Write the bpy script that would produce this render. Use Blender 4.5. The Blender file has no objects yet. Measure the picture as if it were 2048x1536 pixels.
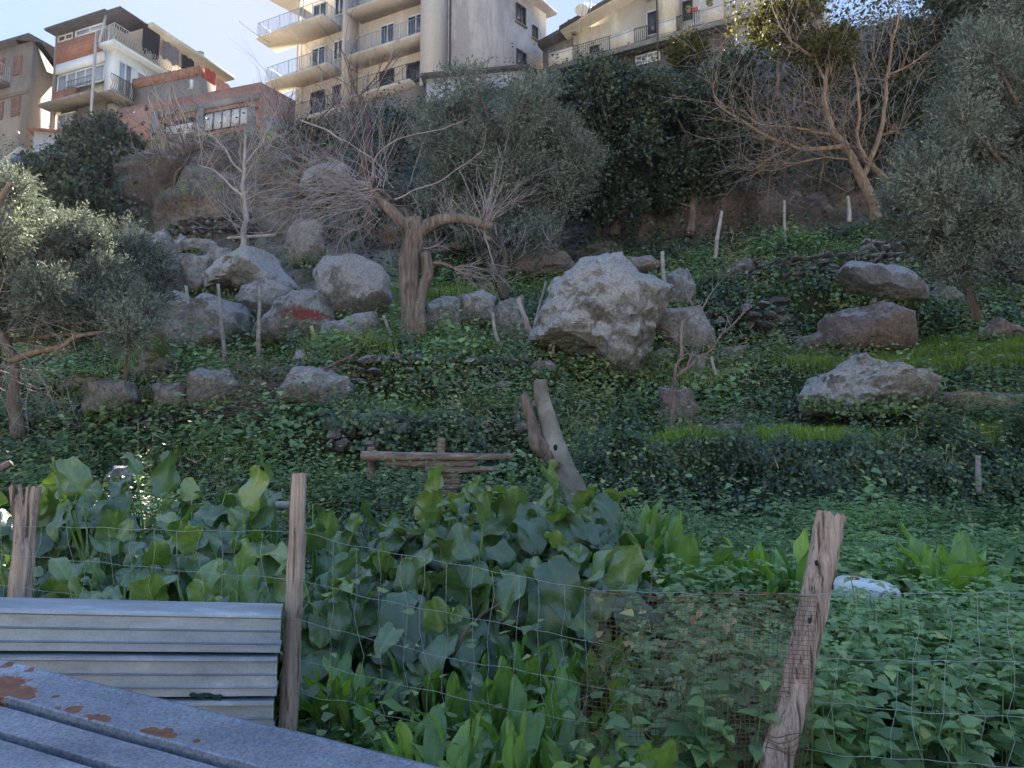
import bpy, math, random
import numpy as np
from mathutils import Vector, Matrix
from mathutils.bvhtree import BVHTree
R = math.radians
rng = np.random.default_rng(7)
random.seed(7)
scene = bpy.context.scene
col = scene.collection

# ------------------------------------------------------------------ camera
F = 1518.0
ZC = 1.55
PITCH = R(6.5)
cam_d = bpy.data.cameras.new("camera")
cam_d.sensor_width = 36.0
cam_d.lens = 36.0 * F / 2048.0
cam_d.clip_start = 0.05
cam_d.clip_end = 3000
cam = bpy.data.objects.new("camera", cam_d)
col.objects.link(cam)
cam.location = (0, 0, ZC)
cam.rotation_euler = (R(90) + PITCH, 0, 0)
scene.camera = cam

# ------------------------------------------------------------------ light
SUN_EL, SUN_AZ = 35.5, -14.5          # azimuth measured from +Y towards +X
world = bpy.data.worlds.new("World")
scene.world = world
world.use_nodes = True
wn = world.node_tree
bg = wn.nodes["Background"]
sky = wn.nodes.new("ShaderNodeTexSky")
sky.sky_type = 'NISHITA'
sky.sun_disc = False
sky.sun_elevation = R(SUN_EL)
sky.sun_rotation = R(SUN_AZ)
sky.air_density = 1.0
sky.dust_density = 0.3
sky.ozone_density = 2.4
# bright parts of the sky are compressed a little, keeping their hue
bw = wn.nodes.new("ShaderNodeRGBToBW"); wn.links.new(sky.outputs[0], bw.inputs[0])
m1 = wn.nodes.new("ShaderNodeMath"); m1.operation = 'MULTIPLY_ADD'; wn.links.new(bw.outputs[0], m1.inputs[0]); m1.inputs[1].default_value = 1.0; m1.inputs[2].default_value = 1.0
m2 = wn.nodes.new("ShaderNodeMath"); m2.operation = 'DIVIDE'; m2.inputs[0].default_value = 1.0; wn.links.new(m1.outputs[0], m2.inputs[1])
vs = wn.nodes.new("ShaderNodeVectorMath"); vs.operation = 'SCALE'; wn.links.new(sky.outputs[0], vs.inputs[0]); wn.links.new(m2.outputs[0], vs.inputs['Scale'])
wn.links.new(vs.outputs[0], bg.inputs[0])
bg.inputs[1].default_value = 0.15
sun_d = bpy.data.lights.new("sun", 'SUN')
sun_d.energy = 5.0
sun_d.angle = R(0.53)
sun_d.color = (1.0, 0.93, 0.82)
sun = bpy.data.objects.new("sun", sun_d)
col.objects.link(sun)
sd = Vector((math.sin(R(SUN_AZ)) * math.cos(R(SUN_EL)), math.cos(R(SUN_AZ)) * math.cos(R(SUN_EL)), math.sin(R(SUN_EL))))
sun.rotation_euler = sd.to_track_quat('Z', 'Y').to_euler()
sun.location = sd * 100
scene.view_settings.view_transform = 'Standard'
scene.view_settings.look = 'None'
scene.view_settings.exposure = 2.7
scene.view_settings.gamma = 1.0
scene.render.engine = 'CYCLES'
cy = scene.cycles
cy.max_bounces = 6
cy.diffuse_bounces = 3
cy.glossy_bounces = 2
cy.transmission_bounces = 3
cy.transparent_max_bounces = 6
cy.sample_clamp_indirect = 6
cy.caustics_reflective = False
cy.caustics_refractive = False

# ------------------------------------------------------------------ helpers
SP, CP = math.sin(PITCH), math.cos(PITCH)
def ray(px, py):
    dx = (px - 1024) / F
    dy = (768 - py) / F
    return np.array([dx, CP - dy * SP, SP + dy * CP])
def P(px, py, Y):
    d = ray(px, py)
    t = Y / d[1]
    return np.array([d[0] * t, Y, ZC + d[2] * t])
def slope(py):
    d = ray(1024, py)
    return d[2] / d[1]
def mpp(Y):                                   # metres per photo pixel at distance Y
    return Y / F

def hash3(ix, iy, iz, seed):
    h = (ix.astype(np.int64) * 374761393 + iy.astype(np.int64) * 668265263 + iz.astype(np.int64) * 2147483647 + seed * 974634777) & 0xffffffff
    h = ((h ^ (h >> 13)) * 1274126177) & 0xffffffff
    h = (h ^ (h >> 16)) & 0xffffffff
    h = (h * 2246822519) & 0xffffffff
    h = h ^ (h >> 15)
    return (h & 0xffff) / 65535.0 * 2 - 1
def noise(p, seed=0):
    p = np.asarray(p, float)
    i = np.floor(p).astype(np.int64)
    f = p - i
    f = f * f * (3 - 2 * f)
    r = 0
    for a in (0, 1):
        for b in (0, 1):
            for c in (0, 1):
                w = (f[:, 0] if a else 1 - f[:, 0]) * (f[:, 1] if b else 1 - f[:, 1]) * (f[:, 2] if c else 1 - f[:, 2])
                r = r + w * hash3(i[:, 0] + a, i[:, 1] + b, i[:, 2] + c, seed)
    return r
def fbm(p, oct=4, seed=0):
    r, a, s = 0, 1.0, 1.0
    for k in range(oct):
        r = r + a * noise(np.asarray(p) * s + 17.3 * k, seed + k)
        a *= 0.5
        s *= 2.03
    return r

class MB:
    def __init__(self):
        self.V, self.Fs, self.A, self.n = [], [], [], 0
    def add(self, V, Fc, a=None):
        V = np.asarray(V, float)
        Fc = np.asarray(Fc, dtype=np.int64)
        self.V.append(V)
        self.Fs.append(Fc + self.n)
        self.A.append(np.full(len(V), 0.5) if a is None else (np.full(len(V), a) if np.isscalar(a) else np.asarray(a)))
        self.n += len(V)
    def box(self, x0, x1, y0, y1, z0, z1, M=None):
        c = np.array([[x, y, z] for z in (z0, z1) for y in (y0, y1) for x in (x0, x1)], float)
        if M is not None:
            c = M(c)
        self.hexa(c)
    def hexa(self, c):   # corners: z0(y0(x0,x1),y1(x0,x1)), z1(...)
        f = [[0, 1, 5, 4], [1, 3, 7, 5], [3, 2, 6, 7], [2, 0, 4, 6], [4, 5, 7, 6], [0, 2, 3, 1]]
        self.add(c, f)
    def prism(self, poly, z0, z1):
        n = len(poly)
        v = [(p[0], p[1], z0) for p in poly] + [(p[0], p[1], z1 if np.isscalar(z1) else z1[i]) for i, p in enumerate(poly)]
        self.add(v, [[i, (i + 1) % n, n + (i + 1) % n, n + i] for i in range(n)])
        base = self.n - 2 * n
        self.Fs.append(np.array([[base + n + i for i in range(n)]]))
        self.Fs.append(np.array([[base + i for i in reversed(range(n))]]))
    def tube(self, pts, rad, n=6, cap=True, a=None, lump=0.0, seed=0):
        pts = np.asarray(pts, float)
        m = len(pts)
        rad = np.full(m, rad) if np.isscalar(rad) else np.asarray(rad, float)
        T = np.gradient(pts, axis=0)
        T /= np.linalg.norm(T, axis=1)[:, None] + 1e-9
        ref = np.array([0, 0, 1.0]) if abs(T[0][2]) < 0.9 else np.array([1.0, 0, 0])
        N = np.zeros_like(pts)
        v = np.cross(T[0], ref)
        for i in range(m):
            v = v - T[i] * v.dot(T[i])
            v /= np.linalg.norm(v) + 1e-9
            N[i] = v
        B = np.cross(T, N)
        th = np.linspace(0, 2 * np.pi, n, endpoint=False)
        rr = np.ones((m, n))
        if lump:
            q = np.stack([np.repeat(np.arange(m), n) * .35 + seed * 9, np.tile(np.cos(th) * 1.3, m), np.tile(np.sin(th) * 1.3, m)], 1)
            rr = 1 + lump * fbm(q, 3, seed).reshape(m, n)
        ring = pts[:, None, :] + (rad[:, None] * rr)[:, :, None] * (np.cos(th)[None, :, None] * N[:, None, :] + np.sin(th)[None, :, None] * B[:, None, :])
        V = ring.reshape(-1, 3)
        i = np.arange(m - 1)[:, None] * n
        j = np.arange(n)[None, :]
        k = (j + 1) % n
        Fq = np.stack([i + j, i + k, i + n + k, i + n + j], -1).reshape(-1, 4)
        base = self.n
        self.add(V, Fq, a)
        if cap:
            self.Fs.append(np.array([[base + q for q in reversed(range(n))]]))
            self.Fs.append(np.array([[base + (m - 1) * n + q for q in range(n)]]))
    def build(self, name, mat, parent=None, smooth=True, sharp=None):
        V = np.concatenate(self.V) if self.V else np.zeros((0, 3))
        A = np.concatenate(self.A) if self.A else np.zeros(0)
        me = bpy.data.meshes.new(name)
        me.vertices.add(len(V))
        me.vertices.foreach_set("co", V.astype(np.float32).ravel())
        tot = np.concatenate([np.full(len(f), f.shape[1]) for f in self.Fs])
        idx = np.concatenate([f.ravel() for f in self.Fs])
        st = np.concatenate([[0], np.cumsum(tot)[:-1]])
        me.loops.add(len(idx))
        me.loops.foreach_set("vertex_index", idx.astype(np.int32))
        me.polygons.add(len(tot))
        me.polygons.foreach_set("loop_start", st.astype(np.int32))
        me.polygons.foreach_set("loop_total", tot.astype(np.int32))
        me.update(calc_edges=True)
        me.validate()
        at = me.attributes.new("rnd", 'FLOAT', 'POINT')
        at.data.foreach_set("value", A.astype(np.float32))
        if smooth:
            me.polygons.foreach_set("use_smooth", np.ones(len(me.polygons), dtype=bool))
            if sharp:
                me.set_sharp_from_angle(angle=R(sharp))
        me.materials.append(mat)
        o = bpy.data.objects.new(name, me)
        col.objects.link(o)
        if parent is not None:
            o.parent = parent
            o.matrix_parent_inverse = parent.matrix_world.inverted()
        return o

def tag(o, label, cat, group=None, kind=None):
    if label: o['label'] = label
    if cat: o['category'] = cat
    if group: o['group'] = group
    if kind: o['kind'] = kind
    return o
def root(name, loc, label, cat, group=None):
    o = bpy.data.objects.new(name, None)
    o.empty_display_size = 0.3
    col.objects.link(o)
    o.location = loc
    o.matrix_world = Matrix.Translation(Vector(loc))
    return tag(o, label, cat, group)

# ------------------------------------------------------------------ materials
class NT:
    def __init__(self, name):
        self.m = bpy.data.materials.new(name)
        self.m.use_nodes = True
        self.t = self.m.node_tree
        self.b = self.t.nodes["Principled BSDF"]
        self.out = self.t.nodes["Material Output"]
    def n(self, typ, **kw):
        nd = self.t.nodes.new(typ)
        for k, v in kw.items():
            setattr(nd, k, v)
        return nd
    def l(self, a, b):
        self.t.links.new(a, b)
    def noise(self, scale, detail=5, rough=0.6, coord='Object', stretch=None, dist=0.0):
        tc = self.n("ShaderNodeTexCoord")
        src = tc.outputs[coord]
        if stretch:
            mp = self.n("ShaderNodeMapping")
            mp.inputs['Scale'].default_value = stretch
            self.l(src, mp.inputs[0])
            src = mp.outputs[0]
        no = self.n("ShaderNodeTexNoise")
        no.inputs['Scale'].default_value = scale
        no.inputs['Detail'].default_value = detail
        no.inputs['Roughness'].default_value = rough
        no.inputs['Distortion'].default_value = dist
        self.l(src, no.inputs['Vector'])
        return no.outputs[0]
    def ramp(self, src, stops, interp='LINEAR'):
        r = self.n("ShaderNodeValToRGB")
        r.color_ramp.interpolation = interp
        el = r.color_ramp.elements
        while len(el) > 2: el.remove(el[-1])
        while len(el) < len(stops): el.new(0.5)
        for e, (p, c) in zip(el, stops):
            e.position = p
            e.color = (*c, 1) if len(c) == 3 else c
        self.l(src, r.inputs[0])
        return r.outputs[0]
    def mix(self, fac, a, b, mode='MIX'):
        m = self.n("ShaderNodeMix", data_type='RGBA', blend_type=mode)
        for s, i in ((fac, 0), (a, 6), (b, 7)):
            if hasattr(s, 'is_output'):
                self.l(s, m.inputs[i])
            else:
                m.inputs[i].default_value = s if i == 0 else (*s, 1)
        return m.outputs[2]
    def math(self, op, a, b=None):
        m = self.n("ShaderNodeMath", operation=op)
        for s, i in ((a, 0), (b, 1)):
            if s is None: continue
            if hasattr(s, 'is_output'): self.l(s, m.inputs[i])
            else: m.inputs[i].default_value = s
        return m.outputs[0]
    def base(self, c):
        if hasattr(c, 'is_output'): self.l(c, self.b.inputs['Base Color'])
        else: self.b.inputs['Base Color'].default_value = (*c, 1)
    def bump(self, h, strength=0.5, dist=0.05):
        b = self.n("ShaderNodeBump")
        b.inputs['Strength'].default_value = strength
        b.inputs['Distance'].default_value = dist
        self.l(h, b.inputs['Height'])
        self.l(b.outputs[0], self.b.inputs['Normal'])
        return b
    def rough(self, r, spec=0.3, metal=0.0):
        if hasattr(r, 'is_output'): self.l(r, self.b.inputs['Roughness'])
        else: self.b.inputs['Roughness'].default_value = r
        self.b.inputs['Specular IOR Level'].default_value = spec
        self.b.inputs['Metallic'].default_value = metal

def leaf_mat(name, stops, rough=0.5, spec=0.4, trans=0.35, tcol=None, veins=0.0, gloss=0.0):
    t = NT(name)
    at = t.n("ShaderNodeAttribute", attribute_name="rnd")
    c = t.ramp(at.outputs['Fac'], stops)
    big = t.noise(0.55, 3, 0.6)
    c = t.mix(0.55, c, t.ramp(big, [(0.3, (1.3, 1.2, 0.98)), (0.7, (2.8, 2.4, 1.7))]), 'MULTIPLY')
    t.base(c)
    t.rough(rough, spec)
    if gloss:
        t.b.inputs['Coat Weight'].default_value = gloss
        t.b.inputs['Coat Roughness'].default_value = 0.35
    if veins:
        t.bump(t.noise(60, 3, 0.6), veins, 0.01)
    tr = t.n("ShaderNodeBsdfTranslucent")
    tc = t.mix(1.0, c, tcol or (1.6, 1.9, 0.5), 'MULTIPLY')
    t.l(tc, tr.inputs[0])
    ms = t.n("ShaderNodeMixShader")
    ms.inputs[0].default_value = trans
    t.l(t.b.outputs[0], ms.inputs[1])
    t.l(tr.outputs[0], ms.inputs[2])
    t.l(ms.outputs[0], t.out.inputs[0])
    return t.m

def soil_mat():
    t = NT("soil")
    a = t.noise(1.2, 6, 0.65)
    c = t.ramp(a, [(0.25, (0.04, 0.035, 0.02)), (0.5, (0.07, 0.065, 0.035)), (0.62, (0.045, 0.08, 0.03)), (0.8, (0.10, 0.085, 0.06))])
    b = t.noise(14, 5, 0.7)
    c = t.mix(0.6, c, t.ramp(b, [(0.3, (0.4, 0.4, 0.4)), (0.7, (1.3, 1.3, 1.3))]), 'MULTIPLY')
    t.base(c); t.rough(0.95, 0.1); t.bump(b, 0.9, 0.08)
    return t.m

def rock_mat(name, stops, lichen=(0.45, 0.42, 0.40), amount=0.5, moss=0.0, extra=None, scale=1.0, topbias=0.22):
    t = NT(name)
    a = t.noise(0.9 * scale, 8, 0.62)
    c = t.ramp(a, stops)
    f = t.noise(11 * scale, 10, 0.8)
    c = t.mix(0.75, c, t.ramp(f, [(0.36, (0.34, 0.32, 0.31)), (0.5, (1, 1, 1)), (0.62, (1.7, 1.64, 1.58))]), 'MULTIPLY')
    # lichen: patches, more on faces turned to the sky
    ge = t.n("ShaderNodeNewGeometry")
    sp = t.n("ShaderNodeSeparateXYZ")
    t.l(ge.outputs['Normal'], sp.inputs[0])
    l1 = t.noise(2.2 * scale, 10, 0.78, dist=0.4)
    l2 = t.math('ADD', l1, t.math('MULTIPLY', sp.outputs[2], topbias))
    fac = t.ramp(l2, [(0.66 - 0.22 * amount, (0, 0, 0)), (0.74 - 0.22 * amount, (1, 1, 1))])
    lc = t.mix(0.6, lichen, t.ramp(t.noise(24 * scale, 8, 0.8), [(0.40, (0.30, 0.29, 0.29)), (0.58, (1.35, 1.32, 1.28))]), 'MULTIPLY')
    c = t.mix(t.math('MULTIPLY', fac, 0.85), c, lc)
    if moss:
        m1 = t.math('ADD', t.noise(1.4 * scale, 6, 0.6), t.math('MULTIPLY', sp.outputs[2], 0.25))
        mf = t.ramp(m1, [(0.8 - 0.3 * moss, (0, 0, 0)), (0.88 - 0.3 * moss, (1, 1, 1))])
        c = t.mix(mf, c, (0.10, 0.105, 0.02))
    if extra: c = extra(t, c)
    t.base(c); t.rough(0.9, 0.2)
    vo = t.n("ShaderNodeTexVoronoi", feature='DISTANCE_TO_EDGE'); vo.inputs['Scale'].default_value = 1.3 * scale
    tcv = t.n("ShaderNodeTexCoord"); nv = t.n("ShaderNodeTexNoise"); nv.inputs['Scale'].default_value = 2.5 * scale; t.l(tcv.outputs['Object'], nv.inputs['Vector'])
    va = t.n("ShaderNodeVectorMath", operation='ADD'); t.l(tcv.outputs['Object'], va.inputs[0]); t.l(nv.outputs[1], va.inputs[1]); t.l(va.outputs[0], vo.inputs['Vector'])
    crk = t.ramp(vo.outputs['Distance'], [(0.0, (0, 0, 0)), (0.035, (1, 1, 1))])
    c2 = t.mix(0.22, c, t.ramp(vo.outputs['Distance'], [(0.0, (0.35, 0.33, 0.32)), (0.03, (1, 1, 1))]), 'MULTIPLY')
    t.base(c2)
    h = t.math('ADD', t.math('MULTIPLY', t.noise(3.2 * scale, 8, 0.65), 1.0), t.math('MULTIPLY', f, 0.45))
    h = t.math('ADD', h, t.math('MULTIPLY', crk, 0.12))
    t.bump(h, 0.85, 0.14)
    return t.m

def bark_mat(name, stops, sx=14, sz=2.0, bump=0.6):
    t = NT(name)
    a = t.noise(1.0, 6, 0.65, stretch=(sx, sx, sz), dist=0.6)
    c = t.ramp(a, stops)
    c = t.mix(0.6, c, t.ramp(t.noise(3.0, 4), [(0.3, (0.6, 0.6, 0.6)), (0.7, (1.3, 1.25, 1.2))]), 'MULTIPLY')
    t.base(c); t.rough(0.9, 0.2); t.bump(a, bump, 0.03)
    return t.m

def plain(name, c, rough=0.6, spec=0.4, metal=0.0, var=0.25, scale=3.0, bump=0.0, stretch=None):
    t = NT(name)
    n1 = t.noise(scale, 6, 0.7, stretch=stretch)
    cc = t.mix(1.0, c, t.ramp(n1, [(0.3, (1 - var,) * 3), (0.7, (1 + var,) * 3)]), 'MULTIPLY')
    t.base(cc); t.rough(rough, spec, metal)
    if bump: t.bump(t.noise(scale * 6, 6, 0.7), bump, 0.02)
    return t.m

def stucco(name, c, stain, amt=0.5, scale=0.35, c2=None):
    t = NT(name)
    n1 = t.noise(scale, 8, 0.7, stretch=(1, 1, 0.35), dist=0.5)
    f = t.ramp(n1, [(0.55 - 0.15 * amt, (1, 1, 1)), (0.62, (0, 0, 0))])
    n2 = t.noise(6, 6, 0.7)
    cc = t.mix(t.math('MULTIPLY', f, 0.8), c, stain)
    cc = t.mix(0.4, cc, t.ramp(n2, [(0.3, (0.75,) * 3), (0.7, (1.15,) * 3)]), 'MULTIPLY')
    t.base(cc); t.rough(0.92, 0.15); t.bump(n2, 0.25, 0.02)
    return t.m

def brick_mat(name, c1, c2, mortar, axis):
    """axis: horizontal direction along the wall"""
    t = NT(name)
    ge = t.n("ShaderNodeNewGeometry")
    dot = t.n("ShaderNodeVectorMath", operation='DOT_PRODUCT')
    dot.inputs[1].default_value = (axis[0], axis[1], 0)
    t.l(ge.outputs['Position'], dot.inputs[0])
    sp = t.n("ShaderNodeSeparateXYZ"); t.l(ge.outputs['Position'], sp.inputs[0])
    cb = t.n("ShaderNodeCombineXYZ")
    t.l(dot.outputs['Value'], cb.inputs[0]); t.l(sp.outputs[2], cb.inputs[1])
    br = t.n("ShaderNodeTexBrick")
    t.l(cb.outputs[0], br.inputs[0])
    br.inputs['Scale'].default_value = 1.0
    br.inputs['Color1'].default_value = (*c1, 1)
    br.inputs['Color2'].default_value = (*c2, 1)
    br.inputs['Mortar'].default_value = (*mortar, 1)
    br.inputs['Mortar Size'].default_value = 0.02
    br.inputs['Brick Width'].default_value = 0.5
    br.inputs['Row Height'].default_value = 0.25
    n2 = t.noise(1.5, 7, 0.7)
    cc = t.mix(0.7, br.outputs[0], t.ramp(n2, [(0.3, (0.55, 0.55, 0.58)), (0.7, (1.25, 1.2, 1.15))]), 'MULTIPLY')
    t.base(cc); t.rough(0.9, 0.15); t.bump(t.noise(10, 5), 0.4, 0.03)
    return t.m

M = {}
M['soil'] = soil_mat()
STN = [(0.25, (0.13, 0.115, 0.10)), (0.5, (0.24, 0.215, 0.19)), (0.75, (0.35, 0.325, 0.295))]
M['rock'] = rock_mat("boulder_rock", STN, amount=0.45)
M['rock_pale'] = rock_mat("lichened_rock", STN, lichen=(0.50, 0.47, 0.45), amount=0.9)
M['rock_brown'] = rock_mat("brown_rock", [(0.25, (0.13, 0.095, 0.08)), (0.5, (0.21, 0.16, 0.135)), (0.75, (0.29, 0.235, 0.20))], amount=0.05)
M['rock_moss'] = rock_mat("mossy_rock", STN, amount=0.2, moss=0.75)
M['rock_tan'] = rock_mat("tan_rock", [(0.25, (0.15, 0.1, 0.07)), (0.5, (0.30, 0.23, 0.16)), (0.75, (0.42, 0.36, 0.27))], lichen=(0.5, 0.45, 0.36), amount=0.5)
def redspot(t, c):
    ge = t.n("ShaderNodeNewGeometry")
    vm = t.n("ShaderNodeVectorMath", operation='SUBTRACT')
    q = P(622, 632, 18.3)
    vm.inputs[1].default_value = tuple(q)
    t.l(ge.outputs['Position'], vm.inputs[0])
    sc = t.n("ShaderNodeVectorMath", operation='MULTIPLY')
    sc.inputs[1].default_value = (1 / 0.62, 1 / 1.6, 1 / 0.2)
    t.l(vm.outputs[0], sc.inputs[0])
    ln = t.n("ShaderNodeVectorMath", operation='LENGTH')
    t.l(sc.outputs[0], ln.inputs[0])
    d = t.math('ADD', ln.outputs['Value'], t.math('MULTIPLY', t.math('SUBTRACT', t.noise(7, 8, 0.8), 0.5), 2.2))
    f = t.ramp(d, [(0.6, (1, 1, 1)), (1.05, (0, 0, 0))])
    return t.mix(t.math('MULTIPLY', f, 0.9), c, (0.27, 0.055, 0.045))
M['rock_red'] = rock_mat("rock_with_red_stain", STN, amount=0.6, extra=redspot)
M['cliff'] = rock_mat("cliff_rock", [(0.2, (0.05, 0.042, 0.038)), (0.42, (0.12, 0.096, 0.083)), (0.58, (0.19, 0.152, 0.128)), (0.8, (0.28, 0.23, 0.19))], lichen=(0.3, 0.26, 0.23), amount=0.15, scale=0.5)
M['stone'] = rock_mat("wall_stone", [(0.25, (0.12, 0.10, 0.092)), (0.5, (0.21, 0.18, 0.165)), (0.75, (0.30, 0.26, 0.24))], amount=0.25, scale=2.0)
M['bark'] = bark_mat("grey_bark", [(0.3, (0.07, 0.05, 0.04)), (0.5, (0.19, 0.145, 0.115)), (0.7, (0.30, 0.24, 0.2))])
M['bark_red'] = bark_mat("reddish_bark", [(0.3, (0.09, 0.06, 0.05)), (0.5, (0.21, 0.15, 0.125)), (0.7, (0.34, 0.26, 0.215))], bump=0.9)
M['twig'] = plain("twig_bark", (0.36, 0.30, 0.28), 0.8, 0.2, var=0.35, scale=2)
M['twig_dark'] = plain("dark_twig_bark", (0.12, 0.085, 0.07), 0.8, 0.2, var=0.35, scale=2)
M['smooth_bark'] = bark_mat("pale_smooth_bark", [(0.3, (0.17, 0.14, 0.11)), (0.5, (0.28, 0.25, 0.21)), (0.7, (0.38, 0.35, 0.3))], sx=3, sz=3, bump=0.25)
def wood_mat(name, stops):
    t = NT(name)
    a = t.noise(1.0, 8, 0.7, stretch=(34, 34, 1.6), dist=0.8)
    c = t.ramp(a, stops)
    k = t.ramp(t.noise(1.0, 3, 0.5, stretch=(60, 60, 1.1)), [(0.36, (0.12, 0.09, 0.08)), (0.42, (1, 1, 1))])
    c = t.mix(0.8, c, k, 'MULTIPLY')
    k2 = t.noise(1.0, 5, 0.65, stretch=(170, 170, 3.0), dist=0.3)
    c = t.mix(0.8, c, t.ramp(k2, [(0.34, (0.35, 0.3, 0.27)), (0.46, (1, 1, 1)), (0.7, (1.2, 1.2, 1.2))]), 'MULTIPLY')
    c = t.mix(0.7, c, t.ramp(t.noise(4, 5), [(0.3, (0.7, 0.68, 0.68)), (0.7, (1.25, 1.22, 1.2))]), 'MULTIPLY')
    t.base(c); t.rough(0.85, 0.2); t.bump(a, 0.6, 0.012)
    return t.m
M['post'] = wood_mat("weathered_post_wood", [(0.3, (0.22, 0.15, 0.115)), (0.5, (0.41, 0.31, 0.245)), (0.72, (0.56, 0.45, 0.37))])
M['log'] = bark_mat("peeled_log_wood", [(0.3, (0.13, 0.08, 0.06)), (0.5, (0.30, 0.205, 0.155)), (0.7, (0.46, 0.34, 0.27))], sx=3, sz=30)
M['stake'] = plain("grey_stake_wood", (0.37, 0.31, 0.27), 0.85, 0.2, var=0.4, scale=5)
M['stake_yellow'] = plain("yellowed_stake_wood", (0.42, 0.35, 0.14), 0.85, 0.2, var=0.3, scale=5)
G = lambda *c: c
M['ivy'] = leaf_mat("ivy_leaves", [(0, (0.018, 0.036, 0.022)), (0.5, (0.042, 0.074, 0.040)), (1, (0.10, 0.145, 0.07))], 0.36, 0.6, 0.2)
M['cover'] = leaf_mat("ground_cover_leaves", [(0, (0.055, 0.085, 0.05)), (0.5, (0.105, 0.16, 0.08)), (0.85, (0.18, 0.245, 0.11)), (1, (0.30, 0.31, 0.13))], 0.45, 0.5, 0.3, (1.4, 1.6, 0.6))
M['grass'] = leaf_mat("grass_blades", [(0, (0.085, 0.135, 0.042)), (0.6, (0.155, 0.24, 0.065)), (1, (0.26, 0.32, 0.11))], 0.5, 0.3, 0.4, (1.3, 1.4, 0.5))
M['nettle'] = leaf_mat("nettle_leaves", [(0, (0.07, 0.13, 0.075)), (0.5, (0.14, 0.235, 0.12)), (1, (0.24, 0.33, 0.15))], 0.42, 0.5, 0.3, (1.4, 1.6, 0.6), veins=0.4)
M['tan_bark'] = bark_mat("tan_bark", [(0.3, (0.12, 0.08, 0.05)), (0.5, (0.26, 0.18, 0.12)), (0.7, (0.38, 0.28, 0.2))])
M['burdock'] = leaf_mat("broad_leaves", [(0, (0.045, 0.085, 0.042)), (0.6, (0.085, 0.145, 0.066)), (1, (0.17, 0.235, 0.085))], 0.32, 0.8, 0.2, (1.5, 1.7, 0.35), veins=0.5, gloss=0.45)
M['dock'] = leaf_mat("dock_leaves", [(0, (0.075, 0.14, 0.06)), (0.5, (0.13, 0.235, 0.08)), (1, (0.22, 0.34, 0.10))], 0.36, 0.6, 0.3, (1.4, 1.6, 0.4), veins=0.4)
M['olive'] = leaf_mat("olive_leaves", [(0, (0.06, 0.08, 0.078)), (0.5, (0.12, 0.148, 0.145)), (1, (0.23, 0.26, 0.255))], 0.6, 0.25, 0.25, (1.2, 1.2, 0.9))
M['evergreen'] = leaf_mat("evergreen_leaves", [(0, (0.018, 0.03, 0.023)), (0.6, (0.04, 0.057, 0.038)), (1, (0.08, 0.105, 0.062))], 0.4, 0.6, 0.15, (1.2, 1.3, 0.8))
M['yellow'] = leaf_mat("yellowing_leaves", [(0, (0.035, 0.04, 0.02)), (0.6, (0.07, 0.07, 0.028)), (1, (0.13, 0.12, 0.05))], 0.6, 0.2, 0.3, (1.2, 1.2, 0.6))
M['dry'] = plain("dry_stalks", (0.33, 0.26, 0.14), 0.9, 0.1, var=0.3)
def galv(name, c, rustpts=False, spots=0.3, stripes=None):
    t = NT(name)
    vo = t.n("ShaderNodeTexVoronoi"); tc = t.n("ShaderNodeTexCoord"); t.l(tc.outputs['Object'], vo.inputs['Vector']); vo.inputs['Scale'].default_value = 70
    n1 = t.noise(2.5, 7, 0.7, stretch=(0.5, 1, 1))
    cc = t.mix(1.0, c, t.ramp(n1, [(0.3, (0.55, 0.55, 0.6)), (0.55, (1.0, 1.0, 1.0)), (0.68, (1.6, 1.56, 1.5))]), 'MULTIPLY')
    cc = t.mix(spots, cc, t.ramp(vo.outputs['Distance'], [(0.2, (0.55, 0.55, 0.58)), (0.6, (1.3, 1.3, 1.3))]), 'MULTIPLY')
    fine = t.noise(120, 4, 0.7)
    cc = t.mix(spots * 1.3, cc, t.ramp(fine, [(0.35, (0.5, 0.5, 0.52)), (0.65, (1.35, 1.35, 1.35))]), 'MULTIPLY')
    fac = None
    if rustpts:
        ge = t.n("ShaderNodeNewGeometry")
        for q, r in rustpts:
            vm = t.n("ShaderNodeVectorMath", operation='SUBTRACT'); vm.inputs[1].default_value = tuple(q)
            t.l(ge.outputs['Position'], vm.inputs[0])
            sc = t.n("ShaderNodeVectorMath", operation='DIVIDE'); sc.inputs[1].default_value = (r, r, r)
            t.l(vm.outputs[0], sc.inputs[0])
            ln = t.n("ShaderNodeVectorMath", operation='LENGTH'); t.l(sc.outputs[0], ln.inputs[0])
            fac = ln.outputs['Value'] if fac is None else t.math('MINIMUM', fac, ln.outputs['Value'])
        d = t.math('ADD', fac, t.math('MULTIPLY', t.math('SUBTRACT', t.noise(28, 5, 0.62), 0.5), 1.5))
        halo = t.ramp(d, [(0.98, (1, 1, 1)), (1.22, (0, 0, 0))])
        f = t.ramp(d, [(0.90, (1, 1, 1)), (0.96, (0, 0, 0))])
        cc = t.mix(t.math('MULTIPLY', halo, 0.55), cc, (0.46, 0.40, 0.36))
        rust = t.ramp(t.noise(20, 6, 0.7), [(0.3, (0.12, 0.035, 0.015)), (0.7, (0.34, 0.12, 0.05))])
        cc = t.mix(f, cc, rust)
        met = t.math('MULTIPLY', t.math('SUBTRACT', 1.0, f), 0.45)
        t.l(met, t.b.inputs['Metallic'])
    t.base(cc)
    if rustpts: 
        t.b.inputs['Roughness'].default_value = 0.5
        t.b.inputs['Specular IOR Level'].default_value = 0.4
    else: t.rough(0.5, 0.4, 0.35)
    t.bump(n1, 0.15, 0.01)
    return t.m
M['galv'] = galv("galvanised_panel", (0.44, 0.47, 0.50), spots=0.12)
M['wire'] = plain("galvanised_wire", (0.36, 0.38, 0.37), 0.5, 0.5, 0.3, var=0.2)
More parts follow.
